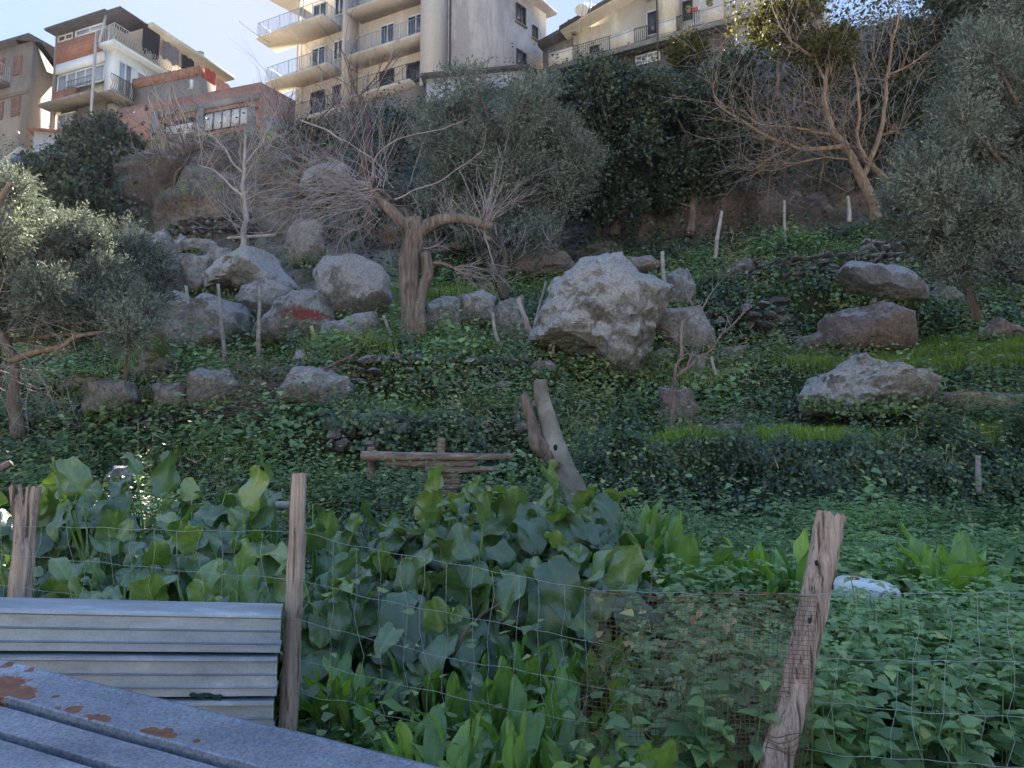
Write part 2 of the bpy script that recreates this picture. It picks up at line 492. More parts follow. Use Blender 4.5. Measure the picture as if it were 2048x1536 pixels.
M['rustwire'] = plain("rusty_wire", (0.23, 0.115, 0.075), 0.8, 0.3, 0.0, var=0.5, scale=6)
M['white_paint'] = plain("chipped_white_enamel", (0.75, 0.74, 0.70), 0.4, 0.5, var=0.1)
M['grey_metal'] = plain("grey_metal", (0.28, 0.28, 0.27), 0.5, 0.5, 0.3)
M['rust'] = plain("rust", (0.25, 0.09, 0.04), 0.9, 0.2, var=0.4)
M['glass'] = plain("window_glass", (0.30, 0.33, 0.38), 0.08, 0.8, 0.0, var=0.15, scale=1)
M['glass_dark'] = plain("dark_window_glass", (0.06, 0.065, 0.08), 0.1, 0.7, var=0.2, scale=1)
M['white_frame'] = plain("white_frame_paint", (0.7, 0.7, 0.68), 0.5, 0.4, var=0.08)
M['brown_frame'] = plain("brown_frame_paint", (0.08, 0.055, 0.045), 0.5, 0.4, var=0.2)
M['iron'] = plain("dark_iron_railing", (0.06, 0.055, 0.055), 0.5, 0.4, var=0.2)
M['pale_iron'] = plain("pale_iron_railing", (0.5, 0.49, 0.47), 0.5, 0.4, var=0.15)
M['blue_iron'] = plain("blue_grey_railing", (0.20, 0.26, 0.33), 0.5, 0.4, var=0.2)
M['cream'] = stucco("cream_render", (0.76, 0.69, 0.53), (0.52, 0.44, 0.36), 0.25)
M['tower'] = stucco("beige_render", (0.64, 0.56, 0.47), (0.48, 0.41, 0.35), 0.2)
M['tower_side'] = stucco("stained_beige_render", (0.66, 0.59, 0.52), (0.30, 0.26, 0.25), 0.75, 0.22)
M['grey_render'] = stucco("grey_render", (0.30, 0.26, 0.22), (0.17, 0.145, 0.13), 0.6)
M['tan_render'] = stucco("tan_render", (0.36, 0.30, 0.235), (0.22, 0.18, 0.15), 0.5)
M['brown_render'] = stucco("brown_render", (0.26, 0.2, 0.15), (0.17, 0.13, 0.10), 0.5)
M['white_wall'] = stucco("whitewash", (0.66, 0.64, 0.62), (0.4, 0.38, 0.36), 0.3)
M['concrete'] = stucco("concrete", (0.30, 0.28, 0.26), (0.18, 0.165, 0.15), 0.5)
M['roof'] = plain("dark_roof_edge", (0.10, 0.09, 0.09), 0.8, 0.2, var=0.3)
M['tile'] = plain("clay_roof_tiles", (0.30, 0.15, 0.10), 0.85, 0.2, var=0.4, scale=4)
M['shutter'] = plain("brown_shutter", (0.24, 0.14, 0.11), 0.7, 0.3, var=0.2)
M['blind'] = plain("white_slatted_blind", (0.6, 0.59, 0.57), 0.6, 0.3, var=0.15)
M['blue'] = plain("blue_sheet", (0.12, 0.2, 0.34), 0.6, 0.3, var=0.25)
M['cloth_hole_black'] = plain("black_cloth_and_holes", (0.025, 0.025, 0.03), 0.9, 0.1, var=0.3)
M['cloth_red'] = plain("red_cloth", (0.5, 0.10, 0.08), 0.9, 0.1, var=0.3)
M['cloth_grey'] = plain("grey_cloth", (0.2, 0.18, 0.2), 0.9, 0.1, var=0.3)
M['cloth_pink'] = plain("pink_cloth", (0.55, 0.27, 0.22), 0.9, 0.1, var=0.3)
M['terracotta'] = plain("terracotta_pot", (0.35, 0.14, 0.08), 0.85, 0.2, var=0.3)
# ------------------------------------------------------------------ terrain
ROWS = ['back', 'near', 'mid', 'far', 'w1b', 'w1t', 't1', 'w2b', 'w2t', 't2', 'up', 'up2', 'cb', 'cm', 'ct', 'pad', 'plat', 'end']
PROF = {
 0:    [(11, 990), (11.6, 965), (14, 895), (14.6, 885), (14.9, 825), (18, 745), (21, 690), (25, 600), (29, 470), (32, 400), (35, 345), (39, 330)],
 150:  [(11, 990), (11.6, 965), (14, 892), (14.6, 880), (14.9, 818), (18, 738), (20.5, 690), (25, 590), (28, 460), (31, 395), (33.5, 350), (37, 320)],
 300:  [(11, 990), (11.6, 965), (14, 882), (14.8, 865), (15.2, 805), (18, 735), (20.5, 695), (24.5, 540), (27, 450), (27.8, 370), (28.8, 310), (36, 285)],
 500:  [(11, 985), (11.6, 958), (13, 888), (14.5, 850), (15.5, 775), (18, 722), (20.5, 690), (25, 560), (27, 460), (28, 380), (29.5, 305), (36, 280)],
 650:  [(11.2, 990), (12.2, 965), (12.6, 835), (15.3, 795), (15.7, 708), (17.5, 687), (20, 660), (25, 550), (28, 470), (30, 370), (33, 290), (41, 240)],
 850:  [(11.2, 995), (12.4, 968), (12.9, 855), (15.4, 795), (15.7, 712), (17.5, 687), (20, 652), (25, 560), (29, 480), (31, 370), (34, 275), (41, 222)],
 1060: [(11.2, 995), (12.4, 955), (13, 845), (15.3, 803), (15.8, 714), (17.5, 688), (20, 645), (25, 560), (30, 500), (31, 400), (33, 250), (43, 158)],
 1250: [(10.6, 1045), (10.9, 905), (13.5, 875), (15, 852), (16, 765), (18, 722), (20, 655), (24.5, 565), (30, 492), (30.8, 380), (33, 230), (42, 145)],
 1450: [(10.5, 1050), (10.8, 897), (13, 872), (14.2, 853), (15.6, 750), (18.8, 707), (19.5, 595), (24, 520), (30, 487), (30.8, 370), (33, 230), (40, 122)],
 1650: [(10.2, 1050), (10.5, 897), (13, 868), (14.2, 842), (15.4, 750), (18.8, 702), (19.5, 575), (23.5, 495), (29, 462), (30, 330), (32, 180), (39, 60)],
 1850: [(10, 1045), (10.5, 905), (12.5, 868), (13.8, 842), (14.6, 750), (18.5, 692), (19.8, 595), (23, 505), (28, 422), (29.5, 290), (32, 120), (38, 40)],
 2048: [(10, 1045), (10.5, 910), (12.5, 864), (13.6, 832), (14.2, 755), (18, 672), (20, 595), (23, 505), (27, 402), (29, 270), (31, 110), (38, 20)],
}
def column(u):
    us = sorted(PROF)
    uc = min(max(u, us[0]), us[-1])
    k = max(0, min(len(us) - 2, int(np.searchsorted(us, uc)) - 1))
    t = (uc - us[k]) / (us[k + 1] - us[k])
    a = np.array([(Y, ZC + Y * slope(py)) for Y, py in PROF[us[k]]])
    b = np.array([(Y, ZC + Y * slope(py)) for Y, py in PROF[us[k + 1]]])
    c = a * (1 - t) + b * t
    z_end = c[-1, 1]
    return np.vstack([[(-14, 0.0), (3.0, 0.0), (5.0, 0.10), (8.5, 0.55)], c, [(60, z_end + 0.6), (900, z_end + 2)]])
NU = 300
us_ = np.concatenate([-900 + np.array([-14000, -7000, -3500, -1800, -900, -400]), np.linspace(-900, 2950, NU), 2950 + np.array([400, 900, 1800, 3500, 7000, 14000])])
sub = [6, 8, 16, 14, 14, 14, 10, 12, 16, 16, 20, 18, 24, 24, 26, 4, 3]
rows = []
for u in us_:
    c = column(u)
    pts = []
    for i, s in enumerate(sub):
        for j in range(s):
            t = j / s
            pts.append(c[i] * (1 - t) + c[i + 1] * t)
    pts.append(c[-1])
    rows.append(pts)
T = np.array(rows)
# soften along the slope a little
for _ in range(2):
    T[:, 1:-1] = 0.25 * T[:, :-2] + 0.5 * T[:, 1:-1] + 0.25 * T[:, 2:]
Yg, Zg = T[..., 0], T[..., 1]
Xg = (us_[:, None] - 1024) / F * np.maximum(Yg, 3.0)
TV = np.stack([Xg, Yg, Zg], -1)
sh = TV.shape[:2]
flat = TV.reshape(-1, 3)
amp = np.clip((flat[:, 1] - 3) / 8, 0, 1) * np.clip((75 - flat[:, 1]) / 20, 0, 1)
cl = np.clip((flat[:, 1] - 25.5) / 2.5, 0, 1) * np.clip((38 - flat[:, 1]) / 3, 0, 1)
flat[:, 2] += amp * (0.18 * fbm(flat * 0.7, 3, 3) + 0.08 * fbm(flat * 2.2, 2, 9)) * (1 - 0.6 * cl)
crag = fbm(flat * np.array([0.35, 0.3, 0.2]), 4, 21)
crag2 = np.abs(fbm(flat * np.array([0.9, 0.5, 0.45]), 3, 31))
flat[:, 1] += cl * (0.9 * crag - 1.0 * crag2)
flat[:, 1] += amp * (1 - cl) * 0.18 * fbm(flat * 1.1, 3, 5)
nr = sh[1]
ii, jj = np.meshgrid(np.arange(sh[0] - 1), np.arange(nr - 1), indexing='ij')
q = (ii * nr + jj).ravel()
TF = np.stack([q, q + nr, q + nr + 1, q + 1], -1)
mb = MB(); mb.add(flat, TF)
row_start = dict(zip(ROWS, np.concatenate([[0], np.cumsum(sub)])))
# two materials: soil, and bare rock on the cliff rows
ground = mb.build("hillside", M['soil'])
ground['kind'] = 'structure'
ground.data.materials.append(M['cliff'])
jrow = (jj.ravel())
mi = ((jrow >= row_start['cb'] - 6) & (jrow < row_start['pad'] - 4)).astype(np.int32)
ucol = us_[ii.ravel()]
mi |= ((jrow >= row_start['t2'] + 8) & (jrow < row_start['pad'] - 4) & (ucol > 200) & (ucol < 800)).astype(np.int32)
ground.data.polygons.foreach_set("material_index", mi)
BV = BVHTree.FromPolygons([tuple(v) for v in flat.tolist()], [tuple(f) for f in TF.tolist()])
def gz(x, y, zt=80):
    h = BV.ray_cast(Vector((x, y, zt)), Vector((0, 0, -1)))
    return h[0].z if h[0] is not None else 0.0
def hit(px, py):
    d = ray(px, py)
    h = BV.ray_cast(Vector((0, 0, ZC)), Vector(tuple(d)).normalized())
    return np.array(h[0]) if h[0] is not None else None

# triangles for scattering
tri = np.concatenate([TF[:, [0, 1, 2]], TF[:, [0, 2, 3]]])
ta, tb, tc_ = flat[tri[:, 0]], flat[tri[:, 1]], flat[tri[:, 2]]
tcr = np.cross(tb - ta, tc_ - ta)
tarea = np.linalg.norm(tcr, axis=1) / 2
tn = tcr / (2 * tarea[:, None] + 1e-12)
tcen = (ta + tb + tc_) / 3
def pix(p):
    """photo pixel of world points"""
    x, y, z = p[:, 0], p[:, 1], p[:, 2] - ZC
    f = y * CP + z * SP
    u = -y * SP + z * CP
    return 1024 + F * x / f, 768 - F * u / f
tpx, tpy = pix(tcen)
inview = (tcen[:, 1] > 2.9) & (tpx > -420) & (tpx < 2460) & (tcen[:, 1] < 46)
def scatter(n, w=None, mask=None):
    """n points on the hillside; w(px, py, cen) gives a density multiplier per triangle"""
    ww = tarea * inview
    if w is not None: ww = ww * w(tpx, tpy, tcen)
    # fewer leaves farther away (they are drawn larger there)
    p = ww / ww.sum()
    k = rng.choice(len(tri), n, p=p)
    r1, r2 = rng.random(n), rng.random(n)
    s = r1 + r2 > 1
    r1[s], r2[s] = 1 - r1[s], 1 - r2[s]
    pts = ta[k] + (tb[k] - ta[k]) * r1[:, None] + (tc_[k] - ta[k]) * r2[:, None]
    return pts, tn[k]

# ------------------------------------------------------------------ leaves
def T_leaf(kind):
    if kind == 'simple':     # bent diamond
        v = [(0, 0, 0), (.42, .45, .10), (0, 1, -.12), (-.42, .45, .10)]; f = [[0, 1, 2], [0, 2, 3]]
    elif kind == 'ivy':
        v = [(0, 0, 0), (.5, .25, .06), (.30, .62, .03), (0, 1, -.1), (-.30, .62, .03), (-.5, .25, .06)]; f = [[0, 1, 2, 3], [0, 3, 4, 5]]
    elif kind == 'olive':
        v = [(0, 0, 0), (.14, .5, .02), (0, 1, -.05), (-.14, .5, .02)]; f = [[0, 1, 2], [0, 2, 3]]
    elif kind == 'blade':
        v = [(-.035, 0, 0), (.035, 0, 0), (.03, .55, .08), (-.03, .55, .08), (0, 1, .32)]; f = [[0, 1, 2, 3], [3, 2, 4, 4]]
        f = [[0, 1, 2], [0, 2, 3], [3, 2, 4]]
    elif kind == 'nettle':
        v = [(0, 0, 0), (.26, -.04, .04), (.43, .22, .07), (.36, .34, .05), (.34, .5, .04), (.2, .72, -.03), (0, 1.05, -.2),
             (-.2, .72, -.03), (-.34, .5, .04), (-.36, .34, .05), (-.43, .22, .07), (-.26, -.04, .04), (0, .45, -.03)]
        f = [[12, 0, 1], [12, 1, 2], [12, 2, 3], [12, 3, 4], [12, 4, 5], [12, 5, 6], [12, 6, 7], [12, 7, 8], [12, 8, 9], [12, 9, 10], [12, 10, 11], [12, 11, 0]]
    return np.array(v, float), np.array(f)
def frames(nrm, dirv):
    """columns: x side, y along the leaf, z normal"""
    z = nrm / (np.linalg.norm(nrm, axis=1)[:, None] + 1e-9)
    y = dirv - z * (dirv * z).sum(1)[:, None]
    y /= np.linalg.norm(y, axis=1)[:, None] + 1e-9
    x = np.cross(y, z)
    return np.stack([x, y, z], -1)
def leaves(mb, kind, pos, nrm, dirv, size, rnd):
    v, f = T_leaf(kind)
    n = len(pos)
    Rm = frames(nrm, dirv)
    V = np.einsum('nij,kj->nki', Rm, v) * np.asarray(size).reshape(-1, 1, 1) + pos[:, None, :]
    Fx = (np.arange(n)[:, None, None] * len(v) + f[None]).reshape(-1, f.shape[1])
    mb.add(V.reshape(-1, 3), Fx, np.repeat(rnd, len(v)))
def rvec(n):
    v = rng.normal(size=(n, 3))
    return v / np.linalg.norm(v, axis=1)[:, None]
def sm(a, b, x):
    t = np.clip((x - a) / (b - a), 0, 1)
    return t * t * (3 - 2 * t)
def win(x, a, b, s=30):
    return sm(a - s, a + s, x) * (1 - sm(b - s, b + s, x))
def clump(cen, sc, seed, lo=-0.3, hi=0.4):
    return sm(lo, hi, fbm(cen * sc, 3, seed))

def ground_leaves(name, label, mat, n, w, size, h, kind='ivy', up=0.6, seed=0, far=0.045):
    pts, nr_ = scatter(n, w)
    d = pts[:, 1]
    lift = np.abs(rng.normal(size=n)) * h * (0.2 + 1.3 * clump(pts, 1.9, seed + 50))
    pos = pts + nr_ * lift[:, None] + np.array([0, 0, 1]) * (lift * 0.5)[:, None]
    nn = nr_ * 0.5 + np.array([0, -0.25, up]) + rvec(n) * 0.55
    s = size * (0.6 + 0.8 * rng.random(n)) * (1 + far * np.maximum(0, d - 9))
    b = MB()
    rn = np.clip(0.5 + 0.28 * rng.normal(size=n) + 0.22 * noise(pts * 1.7, seed + 4), 0, 1)
    leaves(b, kind, pos, nn, rvec(n), s, rn)
    o = b.build(name, mat, smooth=False)
    return tag(o, label, 'plants', kind='stuff')

bare = lambda x, y: np.clip(1 - win(x, 1080, 1760, 25) * win(y, 385, 478, 18) - 0.85 * win(x, 230, 620, 30) * win(y, 285, 450, 12), 0, 1)
PILE = lambda x, y: (1 - 0.85 * win(x, 230, 790, 40) * win(y, 440, 690, 15)) * (1 - 0.92 * win(x, 1640, 2500, 60) * win(y, 690, 750, 12)) * (1 - 0.5 * win(x, 1300, 2500, 60) * win(y, 866, 893, 6)) * (1 - 0.7 * win(x, 1400, 1660, 20) * win(y, 590, 700, 12)) * (1 - 0.7 * win(x, 1500, 1740, 20) * win(y, 505, 570, 10))
def w_cover(x, y, c):
    d = c[:, 1]
    r = (0.35 + clump(c, 0.8, 11)) * np.where(d > 26.5, 0.0, 1.0)
    r = r * (1 - 0.75 * win(x, 1200, 1960, 40) * win(y, 885, 1050, 8))
    r = r * np.where((d < 8.5) & (x < 1150), 0.12, 1.0)
    r = r * (1 - 0.6 * win(x, 330, 1100, 60) * win(y, 460, 660, 20)) * PILE(x, y)
    r = r * (1 - 0.85 * win(x, 1640, 2400, 40) * win(y, 688, 748, 8)) * (1 - 0.6 * win(x, 1350, 2400, 40) * win(y, 866, 895, 5))
    return r * np.clip(14 / d, 0.45, 1.6)
ground_leaves("ground_cover", "low mixed green weeds covering the terraced slope", M['cover'], 220000, w_cover, 0.052, 0.16, 'ivy', 0.8, 1)
def w_ivywall(x, y, c):
    return win(x, 1190, 2300, 50) * win(y, 893, 1055, 5) * (c[:, 1] < 12.5)
ground_leaves("ivy_on_terrace_wall", "dark small leaved ivy hanging over the lower terrace wall", M['ivy'], 75000, w_ivywall, 0.045, 0.14, 'ivy', 0.25, 2)
def w_ivy2(x, y, c):
    d = c[:, 1]
    r = np.where((d > 12.3) & (d < 18) & (x > 560), 1.0, 0.0) * win(y, 690, 985, 8) * sm(-0.15, 0.25, fbm(c * 0.55, 3, 61))
    r = r + 0.8 * np.where((d > 18.5) & (d < 26) & (x > 1000), 1.0, 0.0) * sm(-0.1, 0.3, fbm(c * 0.5, 3, 63))
    r = r + np.where((d > 8.6) & (d < 14.2) & (x < 900), 1.0, 0.0) * sm(0.0, 0.3, fbm(c * 0.6, 3, 67)) * 0.8
    return r * PILE(x, y)
ground_leaves("slope_ivy", "dark ivy patches trailing over the middle terraces", M['ivy'], 75000, w_ivy2, 0.06, 0.12, 'ivy', 0.4, 3)
def w_cliffivy(x, y, c):
    d = c[:, 1]
    up = (d > 26) & (d < 46)
    r = np.where(up, 1.0, 0.0) * bare(x, y)
    r = r * (0.25 + 0.75 * np.maximum(win(x, -500, 285, 30) * (y < 520), win(x, 640, 2500, 50) * (y < 500)))
    r = r * (1 - 0.7 * win(x, 400, 640, 30) * win(y, 240, 460, 20))
    return r
ground_leaves("cliff_ivy", "thick dark ivy covering the cliff below the houses", M['evergreen'], 110000, w_cliffivy, 0.13, 0.35, 'ivy', 0.2, 4, far=0)
# grass
def w_grass(x, y, c):
    d = c[:, 1]
    r = 0.07 + 9 * win(x, 1620, 2400, 80) * win(y, 690, 745, 16) * 1.4 * (.5 + .5 * clump(c, 1.1, 95, -.3, .3)) * (d > 14.5)
    r = r + 5.0 * win(x, 1250, 2400, 80) * win(y, 866, 900, 10) * clump(c, 1.4, 93, -.4, .3) * (d < 13)
    r = r + 1.0 * win(x, 1330, 1450, 30) * win(y, 755, 785, 8)
    r = r + 0.5 * (1 - sm(1200, 1400, x)) * (d > 11) * clump(c, 0.6, 91, 0, .4) + 0.7 * win(x, 620, 1000, 50) * win(y, 675, 705, 5)
    return r * np.where((d > 8) & (d < 24), 1.0, 0.15)
pts, nr_ = scatter(170000, w_grass)
b = MB()
n = len(pts)
leaves(b, 'blade', pts, np.stack([rng.normal(size=n), -0.6 + rng.normal(size=n), 0 * d_ if False else np.zeros(n)], 1) if False else rvec(n) * np.array([1, 1, .1]), np.array([0, 0, 1]) + rvec(n) * 0.45, 0.17 * (0.6 + 0.8 * rng.random(n)) * (1 + 0.02 * np.maximum(0, pts[:, 1] - 10)), rng.random(n))
tag(b.build("grass", M['grass'], smooth=False), "bright grass on the narrow terrace tops", "grass", kind='stuff')

# bigger leaved weeds in clumps
def w_big(x, y, c):
    d = c[:, 1]
    return np.where((d > 9) & (d < 25.5), 1.0, 0.0) * sm(0.15, 0.45, fbm(c * 0.75, 3, 141)) * PILE(x, y) * np.clip(14 / d, .4, 1.4) * (1 - win(x, 1200, 1960, 40) * win(y, 885, 1050, 8))
ground_leaves("leafy_weeds", "clumps of taller leafy weeds scattered over the slope", M['nettle'], 28000, w_big, 0.085, 0.18, 'nettle', 0.8, 8)
def w_dead(x, y, c):
    return PILE(x, y) * np.where((c[:, 1] > 8) & (c[:, 1] < 26), 1.0, 0.0) * sm(0.1, 0.5, fbm(c * 0.9, 3, 161)) * np.clip(14 / c[:, 1], .4, 1.4)
ground_leaves("dead_stalks_and_litter", "thin brown litter and dead stems among the weeds", M['dry'], 16000, w_dead, 0.14, 0.2, 'blade', 0.3, 9)
# nettles: stems with crossed pairs of leaves; the canopy follows the ground
def nettle_patch(name, label, n, w, H, size, pairs=4, mat='nettle'):
    pts, _ = scatter(n, w)
    b = MB()
    hh = H * (0.6 + 0.5 * rng.random(n)) * (0.8 + 0.5 * clump(pts, 0.9, 77))
    lean = rvec(n) * 0.18; lean[:, 2] = 1
    for k in range(pairs):
        f = 1 - k * 0.17
        c = pts + lean * (hh * f)[:, None]
        a0 = rng.random(n) * 6.28 if k == 0 else a0 + 1.57
        for s in (0, 1):
            for hsub in ((0, 1) if k == 0 else (0,)):
                a = a0 + s * np.pi + hsub * 1.57 + rng.normal(size=n) * 0.25
                dv = np.stack([np.cos(a), np.sin(a), -0.35 + 0.5 * hsub + 0.25 * rng.normal(size=n)], 1)
                nn = np.stack([-0.1 * np.cos(a), -0.1 * np.sin(a) - 0.15, np.ones(n)], 1) + rvec(n) * 0.22
                sz = size * (0.55 + 0.3 * min(k, 2)) * (0.7 + 0.5 * rng.random(n)) * (0.7 if hsub else 1)
                leaves(b, 'nettle', c + dv * 0.012, nn, dv, sz, np.clip(0.45 + 0.2 * rng.normal(size=n) - 0.1 * k + 0.15, 0, 1))
    for i in range(0, n, 2):
        b.tube([pts[i], pts[i] + lean[i] * hh[i]], 0.0035, 3, cap=False, a=0.4)
    return tag(b.build(name, M[mat], smooth=False), label, 'plants', kind='stuff')
def w_nettle(x, y, c):
    d = c[:, 1]
    e = 1500 + (d - 4) * -25
    r = np.where((d > 2.75) & (d < 7.2), 1.0, 0.0) * sm(1250, 1420, x) * (c[:, 0] < 7) * np.where((d > 5.0) & (d < 6.6), .45, 1)
    return r * (0.4 + 0.6 * clump(c, 1.1, 5)) 
nettle_patch("nettles", "dense nettles with pointed leaves behind the wire fence", 3000, w_nettle, 0.55, 0.10)
def w_nettle2(x, y, c):
    d = c[:, 1]
    return np.where((d >= 6.8) & (d < 9.4 + .5 * clump(c, .8, 33)), 1.0, 0.0) * sm(1180, 1300, x) * (c[:, 0] < 12) * (0.35 + 0.65 * clump(c, 0.9, 15))
nettle_patch("weeds_below_terrace_wall", "lighter green weeds growing up to the foot of the ivy wall", 6000, w_nettle2, 0.42, 0.065, 4)
def w_nettle3(x, y, c):
    d = c[:, 1]
    return np.where((d >= 8.0) & (d < 11.2), 1.0, 0.0) * (1 - sm(1180, 1300, x)) * (c[:, 0] > -12) * (0.1 + 0.9 * clump(c, 0.7, 16))
nettle_patch("weeds_behind_broad_leaves", "soft green weeds behind the broad leaved plants", 4500, w_nettle3, 0.25, 0.06, 3, 'cover')
def w_nettle4(x, y, c):
    d = c[:, 1]
    return np.where((d >= 3.0) & (d < 5.4), 1.0, 0.0) * win(x, 500, 1500, 60) * (0.3 + 0.7 * clump(c, 1.7, 18))
nettle_patch("seedlings_by_fence", "small pale green seedlings at the foot of the fence", 1500, w_nettle4, 0.12, 0.045, 3, 'dock')

# ------------------------------------------------------------------ boulders
def ico(sub_):
    import bmesh
    bm = bmesh.new()
    bmesh.ops.create_icosphere(bm, subdivisions=sub_, radius=1.0)
    V = np.array([v.co[:] for v in bm.verts]); Fc = np.array([[v.index for v in f.verts] for f in bm.faces])
    bm.free()
    return V, Fc
ICO = {k: ico(k) for k in (2, 3, 5, 6)}
FEET = []
def boulder(out, Y, mat, label, depth=None, sub_=5, seed=0, cuts=9, rough=0.05, box=0.72, name="boulder", group="boulders on the terraced slope"):
    out = np.array(out, float)
    c = (out.min(0) + out.max(0)) / 2
    rel = (out - c) * np.array([1, -1]) * mpp(Y) * 1.09
    W, H = np.ptp(rel[:, 0]), np.ptp(rel[:, 1])
    dep = depth or 0.5 * (W + H) * 0.42
    V, Fc = ICO[sub_]
    FEET.append((c.copy(), (out[:, 0].max() - out[:, 0].min()), out[:, 1].max(), Y, out[:, 1].min()))
    V = V.copy()
    th = np.arctan2(rel[:, 1], rel[:, 0]); r = np.hypot(rel[:, 0], rel[:, 1])
    o = np.argsort(th); th, r = th[o], r[o]
    th = np.concatenate([th - 2 * np.pi, th, th + 2 * np.pi]); r = np.tile(r, 3)
    a = np.arctan2(V[:, 2], V[:, 0]); rho = np.hypot(V[:, 0], V[:, 2])
    # interpolate along straight outline edges
    xs, ys = r * np.cos(th), r * np.sin(th)
    k = np.clip(np.searchsorted(th, a) - 1, 0, len(th) - 2)
    x1, y1, x2, y2 = xs[k], ys[k], xs[k + 1], ys[k + 1]
    den = (np.cos(a) * (y2 - y1) - np.sin(a) * (x2 - x1))
    ra = np.abs((x1 * (y2 - y1) - y1 * (x2 - x1)) / np.where(np.abs(den) < 1e-6, 1e-6, den))
    ra = np.minimum(ra, np.maximum(r[k], r[k + 1]) * 1.02)
    rr = rho ** box
    X = np.cos(a) * ra * rr; Z = np.sin(a) * ra * rr
    yy = np.sign(V[:, 1]) * np.abs(V[:, 1]) ** 0.8 * dep
    p = np.stack([X, yy, Z], 1)
    g = np.random.default_rng(seed + 100)
    S = np.array([W / 2, dep, H / 2])
    npl = 22
    nn = g.normal(size=(npl, 3)); nn /= np.linalg.norm(nn, axis=1)[:, None]
    tl = (0.74 if cuts else .82) + 0.24 * g.random(npl)
    dn = V / np.linalg.norm(V, axis=1)[:, None]
    dt = dn @ nn.T
    fac = np.where(dt > 0.2, tl[None] / np.maximum(dt, 0.2), 9).min(1)
    fac = np.minimum(fac, 1.06)
    p = p * fac[:, None] * 1.07
    R_ = (W + H) / 2
    q = p + seed * 13.7
    f1 = fbm(q * (2.2 / R_), 4, seed); f2 = np.abs(fbm(q * (5.5 / R_), 4, seed + 5))
    nv = V / np.linalg.norm(V, axis=1)[:, None]
    p = p + nv * (rough * R_ * 0.35 * f1 - rough * R_ * 0.75 * f2 + rough * .35 * R_)[:, None]
    p = p + nv * (0.012 * fbm(q * 9.0, 3, seed + 9))[:, None]
    cen = P(c[0], c[1], Y)
    b = MB(); b.add(p + cen, Fc)
    o = b.build(name, M[mat], smooth=True, sharp=50)
    o.location = tuple(cen)
    me = o.data
    co = (p).astype(np.float32).ravel(); me.vertices.foreach_set("co", co); me.update()
    return tag(o, label, 'boulder', group)
